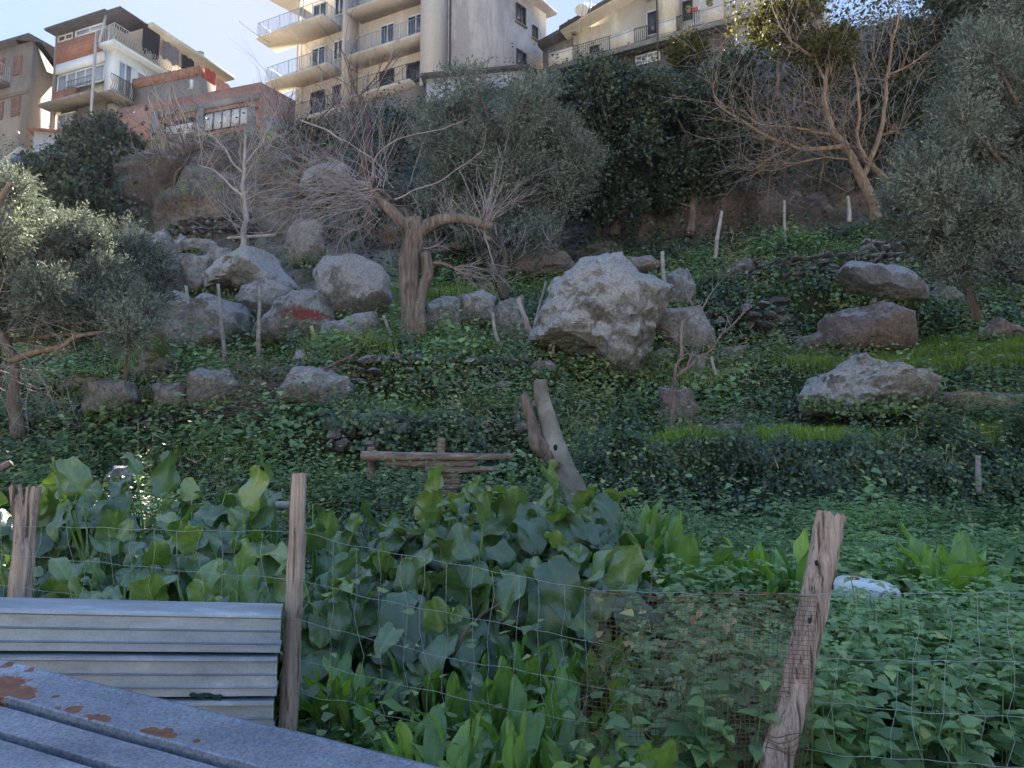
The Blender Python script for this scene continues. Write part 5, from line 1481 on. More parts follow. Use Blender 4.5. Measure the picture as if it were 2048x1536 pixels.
# ------------------------------------------------------------------ leafy trees
def olive_tree(label, blobs, Y, stem, nsp, size, seed, mat='olive', kind='olive', sprig=13, name="olive_tree", slen=.30, cat="tree", droop=0.0, lens=1.0, trunkr=.18):
    """blobs: (px, py, radius_px, dY, ry)  - clumps of foliage"""
    g = np.random.default_rng(seed)
    bp = P(stem[0][0], stem[0][1], Y)
    t = root(name, tuple(bp), label, cat)
    b = MB(); p = path(stem, Y, wob=.05); b.tube(p, taper(len(p), trunkr, trunkr * .5), 8, lump=.15)
    top = p[-1]
    C = [(P(x, y, Y + dy), r * mpp(Y)) for x, y, r, dy in blobs]
    for c, r in C:
        k = p[np.argmin(np.linalg.norm(p - c, axis=1) + np.maximum(0, p[:, 2] - c[2]) * 2)]
        mid = (k + c) / 2 + g.normal(size=3) * .15 * r
        pp = np.array([k, mid, c]); b.tube(np.array([k, k * .5 + mid * .5, mid, mid * .5 + c * .5, c]), taper(5, trunkr * .35, .015), 5)
    part('trunk', b, 'bark', t, True)
    m = MB(); st = MB()
    tot = sum(r * r for _, r in C)
    for c, r in C:
        n = int(nsp * r * r / tot)
        dirs = g.normal(size=(n, 3)); dirs /= np.linalg.norm(dirs, axis=1)[:, None]
        rad = r * (1 - .5 * g.random(n) ** 1.6) * (1 + .28 * noise(dirs * 2.2 + seed + c, seed))
        pos = c + dirs * rad[:, None] * np.array([1, .9, .95])
        sd_ = dirs * .9 + np.array([0, 0, .55 - droop]) + g.normal(size=(n, 3)) * .35
        sd_ /= np.linalg.norm(sd_, axis=1)[:, None]
        tone = np.clip(.5 + .25 * noise(pos * 2.1, seed) + .12 * g.normal(size=n), 0, 1)
        sl = slen * (.6 + .7 * g.random(n))
        for j in range(sprig):
            f = (j + .5) / sprig
            q = pos + sd_ * (sl * f)[:, None]
            out = g.normal(size=(n, 3)); out -= sd_ * (out * sd_).sum(1)[:, None]
            dv = out / (np.linalg.norm(out, axis=1)[:, None] + 1e-9) * .75 + sd_ * .85
            leaves(m, kind, q, g.normal(size=(n, 3)) + [0, 0, .4], dv, size * (.7 + .5 * g.random(n)), np.clip(tone + .15 * g.normal(size=n), 0, 1))
        for i in range(0, n, 3):
            st.tube([pos[i] - sd_[i] * .15, pos[i] + sd_[i] * sl[i]], .005 if size < .08 else .008, 3, cap=False)
    part('foliage', m, mat, t); part('twigs', st, 'twig_dark', t)
    return t
def blobfill(poly, n, r, seed, dy=0.8):
    g = np.random.default_rng(seed)
    poly = np.array(poly, float); lo, hi = poly.min(0), poly.max(0)
    out = []
    while len(out) < n:
        q = lo + (hi - lo) * g.random(2)
        c = False; j = len(poly) - 1
        for i in range(len(poly)):
            if (poly[i, 1] > q[1]) != (poly[j, 1] > q[1]) and q[0] < (poly[j, 0] - poly[i, 0]) * (q[1] - poly[i, 1]) / (poly[j, 1] - poly[i, 1]) + poly[i, 0]: c = not c
            j = i
        if c: out.append((q[0], q[1], r * (.7 + .6 * g.random()), dy * g.normal()))
    return out
# right olive: near, fills the right edge
olive_tree("big grey-green olive tree filling the right edge of the view",
    blobfill([(1930, 90), (1990, 20), (2200, -60), (2400, 300), (2300, 560), (1900, 540), (1830, 430), (1850, 300), (1900, 200)], 120, 33, 1, .9),
    12.5, [(2120, 900), (2100, 760), (2080, 600), (2060, 450), (2080, 300)], 19000, .07, 21, sprig=14)
olive_tree("small second olive bush under the big right olive tree",
    blobfill([(1820, 290), (1900, 300), (1960, 540), (1860, 540), (1790, 470), (1790, 400)], 34, 24, 31, .5), 13.5, [(1960, 640), (1930, 560), (1880, 470)], 4200, .065, 41, sprig=13, trunkr=.08, name="olive_bush", cat="bush")
# left olives
olive_tree("sunlit pale olive tree at the left edge",
    blobfill([(-80, 380), (40, 370), (60, 420), (95, 440), (150, 450), (230, 560), (330, 610), (320, 660), (180, 670), (60, 690), (-120, 650)], 64, 27, 2, .8),
    13.0, [(-30, 880), (-25, 800), (-10, 720), (0, 640), (30, 540)], 8500, .072, 22, sprig=13)
olive_tree("thin grey olive spray in front of the left rock pile",
    blobfill([(200, 520), (270, 470), (300, 520), (330, 560), (330, 620), (280, 650), (200, 620)], 12, 30, 3, .5),
    14.5, [(250, 760), (255, 690), (262, 600), (270, 520)], 2200, .07, 23, sprig=12, trunkr=.05, name="olive_bush", cat="bush")
# big olive behind the pollarded tree
olive_tree("tall hazy grey olive tree behind the pollarded tree",
    blobfill([(880, 190), (960, 150), (1080, 160), (1150, 220), (1165, 320), (1150, 420), (1090, 500), (960, 480), (860, 400), (845, 300)], 85, 33, 4, 1.0),
    25.5, [(985, 600), (990, 500), (1000, 400), (1000, 300)], 10500, .125, 24, sprig=12, slen=.5, trunkr=.25)
# dark evergreens hanging over the cliff
DK = [("dark evergreen tree above the middle of the cliff", [(1120, 170), (1240, 135), (1330, 170), (1330, 330), (1260, 420), (1150, 430)], 34, 28.5, [(1230, 470), (1230, 400), (1225, 300)], 5),
      ("dark evergreen tree left of the bare thicket on the cliff", [(1300, 160), (1420, 150), (1500, 130), (1480, 260), (1430, 380), (1330, 400)], 34, 29, [(1380, 470), (1385, 400), (1390, 300)], 6),
      ("dark bush at the foot of the white shed wall", [(150, 270), (230, 250), (270, 300), (300, 380), (200, 400), (120, 370), (90, 340)], 26, 31, [(200, 450), (200, 400), (200, 330)], 7),
      ("low dark bush beside the blue shed", [(60, 340), (130, 330), (200, 400), (230, 460), (140, 450), (60, 420)], 22, 27.5, [(130, 500), (130, 450), (130, 400)], 8),
      ("dark evergreen behind the large bare tree", [(1800, 60), (1900, 40), (1930, 200), (1860, 330), (1760, 330), (1730, 200)], 30, 30, [(1830, 450), (1830, 380), (1830, 250)], 9),
      ("dark evergreen at the top right corner", [(1850, -60), (2100, -80), (2100, 120), (1950, 110), (1880, 40)], 26, 29, [(1960, 300), (1960, 200), (1960, 60)], 10),
      ("grey-green bush under the retaining wall of the tall block", [(600, 260), (700, 230), (800, 230), (860, 260), (850, 400), (700, 420), (610, 380)], 26, 33, [(740, 450), (740, 400), (740, 320)], 12)]
for lb, poly, r, Y, stem, sd_ in DK:
    olive_tree(lb, blobfill(poly, 46, r * .75, sd_, 1.0), Y, stem, 5500 if 'grey' not in lb else 3000, .12, sd_ + 40, 'evergreen', 'ivy', 7, "evergreen_tree" if 'bush' not in lb else "evergreen_bush", .45, "tree" if 'bush' not in lb else "bush", .3, trunkr=.2)
# yellow leaved thicket, top right
YL = [("yellow-green leafy tree left of the top of the bare tree", [(1600, -20), (1700, -30), (1700, 60), (1660, 140), (1600, 140)], 26.5, 61, 800), ("yellow-green bush beside the pale annex", [(1520, 20), (1590, 0), (1590, 70), (1530, 90)], 28, 62, 600), ("yellowish shrub growing under the cream house balcony", [(1340, 90), (1400, 85), (1420, 120), (1350, 135)], 34, 63, 500)]
for lb, poly, Y, sd_, n in YL:
    cx = np.mean([q[0] for q in poly])
    olive_tree(lb, blobfill(poly, 12, 24, sd_, .6), Y, [(cx, max(q[1] for q in poly) + 110), (cx, max(q[1] for q in poly) + 40), (cx, max(q[1] for q in poly) - 20)], n, .13, sd_, 'yellow', 'ivy', 7, "leafy_shrub", .4, "shrub", .1, trunkr=.08)
# brown vine thicket
g = np.random.default_rng(8)
t = root("bramble_thicket", tuple(P(1600, 300, 30)), "brown tangle of bare vines over the upper right cliff", "thicket")
b = MB()
for _ in range(400):
    px = g.uniform(1440, 1900); py = g.uniform(0, 330)
    q = P(px, py, 28.8 + g.random() * 1.5)
    whip(b, q, (g.normal(), g.normal() * .4, g.normal() * .8), 1.0 + 2.0 * g.random(), .014, .12, .6, 7, g, 2)
part('stems', b, 'twig', t, True)
m = MB(); n = 3500
q = np.array([P(g.uniform(1450, 1880), g.uniform(-20, 300), 28.6 + 1.6 * g.random()) for _ in range(n)])
leaves(m, 'ivy', q, rvec(n), rvec(n), .10 + .08 * g.random(n), g.random(n)); part('foliage', m, 'yellow', t)

# far-left bare tree with a snaking limb
g = np.random.default_rng(9)
t = root("bare_tree", tuple(P(30, 880, 12.2)), "bare tree with a snaking tan limb at the left edge under the olive", "tree")
b = MB(); tw = MB(); p = path([(35, 880), (30, 800), (28, 740), (15, 690), (-10, 640), (0, 560)], 12.2, wob=.03); b.tube(p, taper(len(p), .11, .05), 8, lump=.12)
part('trunk', b, 'bark', t, True)
b = MB(); p = path([(20, 722), (60, 705), (100, 697), (130, 688), (150, 672), (190, 668), (215, 662)], 12, wob=.02); b.tube(p, taper(len(p), .06, .025), 7, lump=.2)
part('limb', b, 'tan_bark', t, True); b = MB()
p = path([(-20, 440), (0, 400), (22, 365)], 10); b.tube(p, taper(len(p), .06, .03), 6)
part('limb', b, 'tan_bark', t, True)
for _ in range(46):
    q = P(g.uniform(-40, 60), g.uniform(560, 800), 12 + .4 * g.normal())
    whip(tw, q, (.6 + .5 * g.normal(), .4 * g.normal(), .3 * g.normal()), .6 + .9 * g.random(), .009, .08, .45, 8, g, 2)
part('twigs', tw, 'twig', t, True)

# sapling on the terrace right of centre
g = np.random.default_rng(10)
t = root("bare_sapling", tuple(P(1338, 882, 12.9)), "thin leaning bare sapling forked above the square brown boulder", "tree")
b = MB(); tw = MB()
p = path([(1337, 884), (1345, 830), (1344, 790), (1350, 755)], 12.9, wob=.015); b.tube(p, taper(len(p), .05, .035), 7, lump=.15)
for q in ([(1350, 755), (1370, 740), (1400, 715), (1425, 698), (1440, 670), (1475, 640), (1500, 615)], [(1349, 757), (1352, 735), (1362, 715), (1366, 700)], [(1375, 735), (1380, 715), (1378, 705)], [(1362, 715), (1362, 660), (1370, 640), (1400, 620), (1420, 590)]):
    pp = path(q, 12.9, wob=.02); b.tube(pp, taper(len(pp), .032, .012), 6)
    for i in range(8, len(pp), 3): branchy(b, tw, pp[i], (g.normal() * .6 + .2, g.normal() * .4, .6), .45, .006, 1, g, .5, .05, 2)
part('trunk', b, 'bark_red', t, True); part('twigs', tw, 'twig', t, True)

# cut forked trunk
t = root("tree_stump", tuple(P(1150, 1000, 9.2)), "pale sawn-off forked trunk standing behind the broad leaves", "tree stump")
b = MB(); p = path([(1165, 1040), (1152, 985), (1128, 940), (1112, 905), (1104, 870), (1092, 825), (1083, 790), (1080, 760)], 9.2)
b.tube(p, np.interp(np.linspace(0, 1, len(p)), [0, .3, .45, .55, .8, .97, 1], [.15, .135, .155, .12, .095, .085, .07]), 20, lump=.06, seed=5)
part('trunk', b, 'smooth_bark', t, True)
b = MB(); p = path([(1118, 935), (1098, 908), (1074, 885), (1068, 860), (1060, 830), (1047, 795), (1044, 790)], 9.15)
b.tube(p, np.interp(np.linspace(0, 1, len(p)), [0, .35, .5, .9, 1], [.10, .10, .07, .06, .045]), 14, lump=.12, seed=6)
part('limb', b, 'bark', t, True)
b = MB(); c = P(1111, 896, 9.06)
V0, F0 = ICO[3]; b.add(V0 * [.028, .02, .045] + c, F0); part('knot_hole_dark', b, 'cloth_hole_black', t, True)  # black lump paints the dark inside the hollow knot
b = MB(); c = P(1103, 898, 9.08); b.add(V0 * [.04, .03, .045] * (1 + .2 * noise(V0 * 3, 4))[:, None] + c, F0); part('burl', b, 'smooth_bark', t, True)

# ------------------------------------------------------------------ logs
def log(pts, Y, r, label, name="log", mat='log', cat='log', group='split logs stacked as a barrier', n=10, lump=.1, seed=0):
    b = MB(); p = path(pts, Y, 6); b.tube(p, r if not isinstance(r, tuple) else taper(len(p), *r), n, lump=lump, seed=seed)
    return tag(part(name, b, mat, None, True), label, cat, group)
log([(723, 912), (830, 913), (950, 914), (1028, 912)], 10.4, (.075, .04), "longest top log of the log barrier with a sharpened right end", seed=1)
log([(768, 926), (860, 927), (955, 928)], 10.43, (.05, .045), "second log from the top, half under ivy", seed=2)
log([(850, 939), (920, 940), (1000, 937)], 10.4, (.055, .035), "third log from the top, reaching out to the right", seed=3)
log([(862, 951), (890, 951), (918, 950)], 10.42, .045, "short dark log fourth from the top of the barrier", seed=4)
log([(863, 962), (890, 963), (920, 962)], 10.42, .047, "short dark log fifth from the top of the barrier", seed=5)
log([(865, 974), (890, 974), (916, 973)], 10.42, .045, "short dark log sixth from the top of the barrier", seed=6)
log([(866, 985), (890, 986), (914, 985)], 10.42, .045, "lowest short log of the barrier", seed=7)
log([(882, 985), (882, 930), (882, 876)], 10.55, .055, "upright ribbed stake standing behind the log barrier", "wooden_stake", cat="stake", group=None, lump=.16, seed=8)
log([(742, 960), (742, 925), (742, 894)], 10.6, .05, "short upright stake at the left end of the log barrier", "wooden_stake", cat="stake", group=None, seed=9)
log([(-15, 945), (5, 935), (22, 927)], 7.5, .035, "cut branch end sticking in at the left edge", "cut_branch", 'bark_red', 'branch', None, seed=10)
log([(480, 1005), (540, 1010), (600, 1012)], 7.9, .045, "weathered plank end lying behind the broad leaves", "plank", 'stake', 'plank', None, seed=11)
log([(1065, 1010), (1100, 1012)], 8.3, .04, "grey plank end beside the cut trunk", "plank", 'stake', 'plank', None, seed=12)
log([(455, 476), (500, 473), (552, 470)], 23.3, .045, "pale plank lying across the top of the rock pile", "plank", 'stake', 'plank', None, seed=13)

# stakes on the slope
ST = [((372, 570), (391, 690), 18.9, .06, "leaning thin stake, leftmost of three before the rock pile"), ((437, 568), (449, 728), 17.4, .05, "tall thin stake between the leaning one and the straight one"),
 ((519, 572), (516, 738), 17.2, .055, "straight tall stake in front of the pale humped boulder"), ((253, 672), (259, 706), 17.5, .05, "short stake under the left olive sprays"),
 ((97, 676), (103, 705), 17.5, .05, "tiny stake under the snaking limb"), ((767, 630), (788, 688), 17.2, .05, "slanting stake left of the pollarded trunk"),
 ((1036, 598), (1070, 690), 16.9, .075, "thick leaning stake touching the huge boulder"), ((1052, 635), (1074, 690), 16.8, .05, "thinner stake leaning beside the thick one"),
 ((985, 625), (997, 690), 16.9, .055, "dark stake left of the leaning slab"), ((1091, 562), (1066, 660), 17.3, .028, "thin stick leaning right behind the huge boulder"),
 ((1324, 502), (1333, 598), 18.4, .065, "grey stake rising behind the shoulder of the huge boulder"), ((1443, 423), (1430, 520), 23, .07, "pale stake leaning right at the left of three on the upper terrace"),
 ((1569, 402), (1569, 485), 24, .06, "knobbly pale stake in the middle of the upper terrace"), ((1696, 393), (1698, 445), 24.3, .07, "short pale stake below the large bare tree"),
 ((1424, 712), (1434, 752), 14.6, .04, "short broken stick on the terrace near the sapling"), ((1958, 911), (1956, 990), 10.2, .045, "short pale peg standing before the ivy wall"),
 ((1108, 690), (1104, 712), 16, .03, "tiny peg below the huge boulder")]
for k, (a_, c_, Y, r, lb) in enumerate(ST):
    m_ = ((a_[0] + c_[0]) / 2 + random.uniform(-1, 1), (a_[1] + c_[1]) / 2)
    b = MB(); p = path([a_, m_, c_], Y, 5, .02, k); b.tube(p, taper(len(p), r * .72, r * .95), 7, lump=.14, seed=k + 20)
    tag(part("wooden_stake", b, 'stake', None, True), lb, "stake", "stakes on the terraced slope")
b = MB(); p = path([(622, 652), (630, 680), (640, 702)], 17.5, 5); b.tube(p, .05, 7, lump=.1); tag(part("wooden_stake", b, 'stake_yellow', None, True), "yellowish short stake in front of the red stained boulder", "stake", "stakes on the terraced slope")

# heap of cut branches
g = np.random.default_rng(12)
b = MB()
for _ in range(150):
    q = P(g.uniform(480, 640), g.uniform(760, 835), 14.2 + .4 * g.normal())
    whip(b, q, (-1 + .5 * g.normal(), .3 * g.normal(), -.05 + .32 * g.normal()), .7 + 1.3 * g.random(), .007, .03, .35, 7, g, 1)
for q in ([(530, 850), (555, 815), (590, 780), (615, 765)], [(600, 760), (680, 722), (720, 700)], [(560, 790), (640, 745), (700, 735)]):
    pp = path(q, 14, wob=.02); b.tube(pp, taper(len(pp), .035, .012), 6)
tag(part("branch_heap", b, 'bark_red', None, True), "heap of thin reddish cut branches beside the angular boulder", "branches", kind=None)
# dry stalks
b = MB()
for _ in range(70):
    px = g.uniform(1385, 1475); q = P(px, 888, 12.6 + .3 * g.normal()); whip(b, q, (.1 * g.normal(), .1 * g.normal(), 1), .2 + .35 * g.random(), .005, 0, .12, 5, g)
tag(part("dry_stalks", b, 'dry', None, True), "dry yellow stalks standing above the ivy wall", "stalks", kind='stuff')
# ------------------------------------------------------------------ broad leaves
def blade(mb, base, d, nrm, L, Wd, kind, g, droop=0.5, tone=.5):
    """one curved wavy leaf as a small grid"""
    nu, nv = (9, 15) if kind == 'broad' else (5, 12)
    tt = np.linspace(0, 1, nv)
    if kind == 'broad':
        w = np.interp(tt, [0, .06, .16, .3, .5, .7, .85, .95, 1], [.22, .66, .92, 1.0, .95, .80, .56, .30, .02])
    else:
        w = np.interp(tt, [0, .15, .3, .5, .7, .85, .95, 1], [.12, .35, .62, .9, 1.0, .72, .34, .02])
    ph = g.random() * 6.28; ph2 = g.random() * 6.28
    uu = np.linspace(-1, 1, nu)
    U, Tt = np.meshgrid(uu, tt, indexing='ij')
    Wv = np.interp(Tt, tt, w)
    edge = np.abs(U) ** 2
    wig = (1 + .05 * np.sin(Tt * 17 + ph + 2 * np.sign(U)) * edge)
    X = U * Wv * Wd / 2 * wig
    Y = Tt * L - edge * Wv * (0.10 * L if kind == 'broad' else .03 * L) * (1 - 2 * Tt)
    amp = .15 if kind == 'broad' else .16
    Z = .22 * np.abs(X) * (1 - Tt * .6) + edge * amp * Wd * np.sin(Tt * (11 if kind == 'broad' else 19) + ph + U * .9) * .8 + .02 * L * np.sin(U * 5 + Tt * 8 + ph2)
    # bend along the length
    th = -droop * Tt ** 1.3
    Yb = np.zeros_like(tt); Zb = np.zeros_like(tt)
    dt = L / (nv - 1)
    for i in range(1, nv):
        a = -droop * ((i - .5) / (nv - 1)) ** 1.2
        Yb[i] = Yb[i - 1] + math.cos(a) * dt; Zb[i] = Zb[i - 1] + math.sin(a) * dt
    j = np.arange(nv)[None, :].repeat(nu, 0)
    a = -droop * tt[j] ** 1.2
    off = Y - Tt * L
    Yn = Yb[j] + off * np.cos(a) - Z * np.sin(a)
    Zn = Zb[j] + off * np.sin(a) + Z * np.cos(a)
    tw = (g.random() - .5) * .7
    Xn = X * np.cos(tw * Tt) - 0; Zn = Zn + X * np.sin(tw * Tt)
    Rm = frames(np.array([nrm]), np.array([d]))[0]
    V = np.stack([Xn.ravel(), Yn.ravel(), Zn.ravel()], 1) @ Rm.T + base
    Fc = [[i * nv + k, (i + 1) * nv + k, (i + 1) * nv + k + 1, i * nv + k + 1] for i in range(nu - 1) for k in range(nv - 1)]
    rib = np.where(np.abs(U.ravel()) < .1, .28, 0) + .13 * (np.cos(6.283 * (Tt.ravel() * 5 - np.abs(U.ravel()) * 1.3)) > .5)
    mb.add(V, Fc, np.clip(tone + rib, 0, 1))
GB = np.random.default_rng(31)
broad_at = []
def broad_plant(x, Y, H, nl, S, lean=(0, 0), label=None):
    g = GB; nl = int(nl * 1.75); H = H * 1.0
    z0 = gz(x, Y)
    t = root("broad_leaved_plant", (x, Y, z0), label or "big dark green broad leaved plant in the thick bank behind the wire fence", "plant", "broad leaved plants behind the fence")
    m = MB(); st = MB()
    for i in range(nl):
        f = (i + .5) / nl                      # 0 outer/low .. 1 inner/top
        a = g.uniform(0, 6.283) if g.random() < .35 else g.uniform(-2.7, -.4)
        el = R(20 + 62 * f + 10 * g.normal())
        Lp = H * (.42 + .5 * f + .12 * g.normal())
        d = np.array([math.cos(a) * math.cos(el), math.sin(a) * math.cos(el), math.sin(el)])
        p0 = np.array([x + .06 * g.normal(), Y + .06 * g.normal(), z0])
        mid = p0 + d * Lp * .5 + [0, 0, .08 * H]
        tip = p0 + d * Lp * np.array([.95, .95, .9]) + np.array([lean[0], lean[1], 0.04]) 
        st.tube([p0, mid, tip], [.012, .009, .006], 5, cap=False, a=.8)
        up = f > .72 and g.random() < .5
        if up:
            dd = np.array([math.cos(a) * .4 + .25 * g.normal(), math.sin(a) * .4 + .2 * g.normal(), 1.0]); nn = np.array([-math.cos(a), -math.sin(a) - .3, .4]) + .5 * g.normal(size=3); dr = g.uniform(.2, .9)
        else:
            dd = np.array([math.cos(a), math.sin(a), g.uniform(-1.1, .1)]); nn = np.array([math.cos(a) * .35, math.sin(a) * .35 - .15, 1.0]) + .3 * g.normal(size=3); dr = g.uniform(.5, 1.6)
        L = S * .83 * g.uniform(.5, 1.2) * (.85 if up else 1)
        blade(m, tip, dd, nn, L, L * g.uniform(.62, .82), 'broad', g, dr, np.clip((.7 if up else .3) + .2 * g.normal(), 0, .9))  # upright top leaves get a lighter tone, painting their backlit look
    part('foliage', m, 'burdock', t, True); part('stems', st, 'dock', t, True); broad_at.append(t)
for px, Y, H, nl, S in ((-40, 5.0, .9, 22, .42), (60, 6.6, 1.0, 22, .42), (110, 5.2, .85, 24, .42), (215, 6.3, 1.1, 24, .42), (235, 5.0, .8, 22, .42), (300, 7.0, 1.25, 24, .46), (350, 5.6, 1.05, 26, .42), (420, 6.6, 1.2, 24, .44), (430, 4.9, .75, 22, .40),
                        (500, 5.8, 1.0, 24, .42), (560, 5.0, .85, 20, .40), (640, 6.2, 1.05, 22, .42), (660, 5.1, .8, 22, .40), (735, 6.6, .85, 18, .38), (760, 5.5, .85, 26, .42), (830, 5.0, .8, 22, .42), (880, 6.2, 1.05, 24, .42), (960, 5.4, 1.0, 28, .45),
                        (1010, 6.4, 1.15, 24, .45), (1070, 5.2, .9, 24, .46), (1090, 6.1, 1.1, 28, .45), (1170, 5.5, 1.0, 26, .45), (1180, 6.3, 1.0, 20, .40), (920, 4.75, .65, 16, .36), (310, 4.75, .6, 16, .38), (170, 4.6, .55, 14, .36), (1120, 6.9, 1.15, 18, .40), (1165, 6.8, 1.1, 20, .40), (900, 6.6, 1.1, 18, .40), (560, 6.8, 1.15, 18, .42), (120, 7.2, 1.15, 18, .42)):
    broad_plant(P(px, 1100, Y)[0], Y, H, nl, S)
GD = np.random.default_rng(33); DOCKS = []
def dock(px, py, Y, nl, L, label="upright light green dock plant in the patch at the foot of the fence", group="dock plants at the foot of the fence"):
    g = GD; nl = int(nl * 1.35)
    x = P(px, py, Y)[0]; z0 = gz(x, Y)
    t = root("dock_plant", (x, Y, z0), label, "plant", group)
    m = MB()
    for i in range(nl):
        a = g.uniform(0, 6.283); f = g.random()
        sp = .10 + .55 * f
        d = np.array([math.cos(a) * sp, math.sin(a) * sp, 1.0])
        nn = np.array([-math.cos(a), -math.sin(a), .35]) + .25 * g.normal(size=3)
        l = L * 1.12 * g.uniform(.6, 1.2)
        p0 = np.array([x + .035 * math.cos(a), Y + .035 * math.sin(a), z0])
        q = p0 + d / np.linalg.norm(d) * l * .25
        m.tube([p0, q], .005, 4, cap=False, a=.7)
        blade(m, q, d, nn, l, l * g.uniform(.17, .25), 'dock', g, g.uniform(-.1, .9) * (-1 if False else 1), np.clip(.5 + .25 * g.normal(), 0, 1))
    part('foliage', m, 'dock', t, True); DOCKS.append(t)
for px, Y, nl, L in ((660, 4.35, 15, .34), (715, 4.3, 12, .30), (700, 3.3, 11, .26), (745, 3.2, 10, .26), (800, 3.9, 9, .24), (845, 4.5, 13, .32), (870, 3.3, 13, .33), (820, 3.0, 9, .25), (900, 4.2, 13, .30), (935, 4.6, 13, .34), (930, 3.5, 13, .30),
                     (985, 4.3, 14, .32), (1000, 3.3, 14, .33), (960, 2.95, 12, .27), (1040, 4.6, 14, .34), (1060, 3.8, 14, .32), (1100, 4.5, 14, .36), (1110, 3.4, 13, .30), (1050, 3.0, 11, .28), (1150, 4.0, 13, .34), (1170, 3.3, 11, .28), (1190, 4.7, 12, .34), (1230, 3.6, 12, .33), (1290, 3.3, 12, .36), (1330, 3.7, 10, .30), (640, 3.6, 7, .18), (1010, 4.7, 11, .36), (1240, 4.4, 11, .34)):
    dock(px, 1400, Y, nl, L)
for px, Y, nl, L in ((1260, 6.4, 10, .5), (1290, 6.2, 10, .5), (1340, 6.0, 10, .45), (1400, 6.3, 8, .38), (1470, 6.0, 8, .38), (1530, 6.2, 8, .40), (1580, 5.9, 9, .42), (1640, 5.8, 9, .42), (1700, 5.15, 6, .30), (1760, 5.1, 5, .26), (1850, 5.7, 12, .50), (1900, 5.6, 12, .48), (1930, 5.9, 9, .45), (1985, 5.9, 8, .38), (1500, 5.5, 8, .34)):
    dock(px, 1200, Y, nl + 2, L * 1.3, "darker tall dock plant growing among the nettles on the right", "dock plants among the nettles")

ORD = ['leftmost', 'second', 'third', 'fourth', 'fifth', 'sixth', 'seventh', 'eighth', 'ninth', 'tenth', 'eleventh', 'twelfth', 'thirteenth', 'fourteenth', 'fifteenth', 'sixteenth', 'seventeenth', 'eighteenth']
def relabel(ts, txt):
    ts = sorted(ts, key=lambda o: o.location.x / o.location.y)
    for i, o in enumerate(ts): o['label'] = txt % (ORD[i] + (' from the left' if i else ''))
relabel([o for o in broad_at if o.location.y < 5.3], "broad leaved plant in the front row behind the fence, %s")
relabel([o for o in broad_at if 5.3 <= o.location.y < 6.15], "broad leaved plant in the middle row, %s")
relabel([o for o in broad_at if o.location.y >= 6.15], "tall broad leaved plant in the back row, %s")
nd = [o for o in DOCKS if o['group'].startswith('dock plants at')]
relabel([o for o in nd if o.location.y < 3.65], "light green dock plant nearest the bottom edge, %s")
relabel([o for o in nd if o.location.y >= 3.65], "light green dock plant close under the broad leaves, %s")
relabel([o for o in DOCKS if o not in nd], "darker tall dock plant growing among the nettles, %s")

# ------------------------------------------------------------------ fence
def post_mesh(pts, rad, n=30, grooves=(), seed=0):
    b = MB()
    pts = np.asarray(pts, float); m = len(pts)
    b.tube(pts, rad, n, cap=False, lump=.05, seed=seed)
    V = b.V[0].reshape(m, n, 3)
    for a0, dep, t0, t1, wd in grooves:
        for i in range(m):
            t = i / (m - 1)
            if not (t0 <= t <= t1): continue
            dd = dep * min(1, (t - t0) / .08 + .3) * min(1, (t1 - t) / .1 + .15)
            c = pts[i]
            aa = (a0 + .12 * math.sin(t * 9 + seed)) * n / 6.283
            for k in (int(aa) % n,):
                V[i, k] = c + (V[i, k] - c) * (1 - dd)
                V[i, (k + 1) % n] = c + (V[i, (k + 1) % n] - c) * (1 - dd * min(1, wd * 2.6))
    V[-1] = V[-1] + rng.normal(size=(n, 1)) * np.array([[0, 0, .004]])
    b.V[0] = V.reshape(-1, 3)
    top = V[-1]; base = b.n
    cen = top.mean(0)
    b.add(np.vstack([top, [cen]]), [[i, (i + 1) % n, n] for i in range(n)], .5)
    return b
def curve3(pts, k=10):
    pts = np.array(pts, float); out = []
    for i in range(len(pts) - 1):
        for j in range(k): out.append(pts[i] + (pts[i + 1] - pts[i]) * j / k)
    out.append(pts[-1]); return np.array(out)
# middle post
p = curve3([P(574, 1480, 4.02), P(582, 1340, 4.0), P(589, 1200, 4.0), P(594, 1060, 4.0), P(597, 947, 4.0)], 8)
p[:, 0] += .004 * noise(p * 9, 3)
t = root("fence_post", tuple(p[0]), "round weathered wooden post in the middle of the wire fence beside the panel stack", "fence post", "wooden posts of the wire fence")
b = post_mesh(p, np.interp(np.linspace(0, 1, len(p)), [0, .2, .55, .6, 1], [.047, .045, .042, .046, .040]), 30, [(4.9, .3, .72, 1, .2), (1.2, .2, .4, 1, .3), (5.6, .15, 0, .5, .3), (4.2, .12, .1, .8, .3)], 2)
part('post', b, 'post', t, True)
b = MB(); c = P(603, 1225, 3.965); b.add(V0 * [.014, .012, .03] + c, F0); part('knot', b, 'bark_red', t, True)
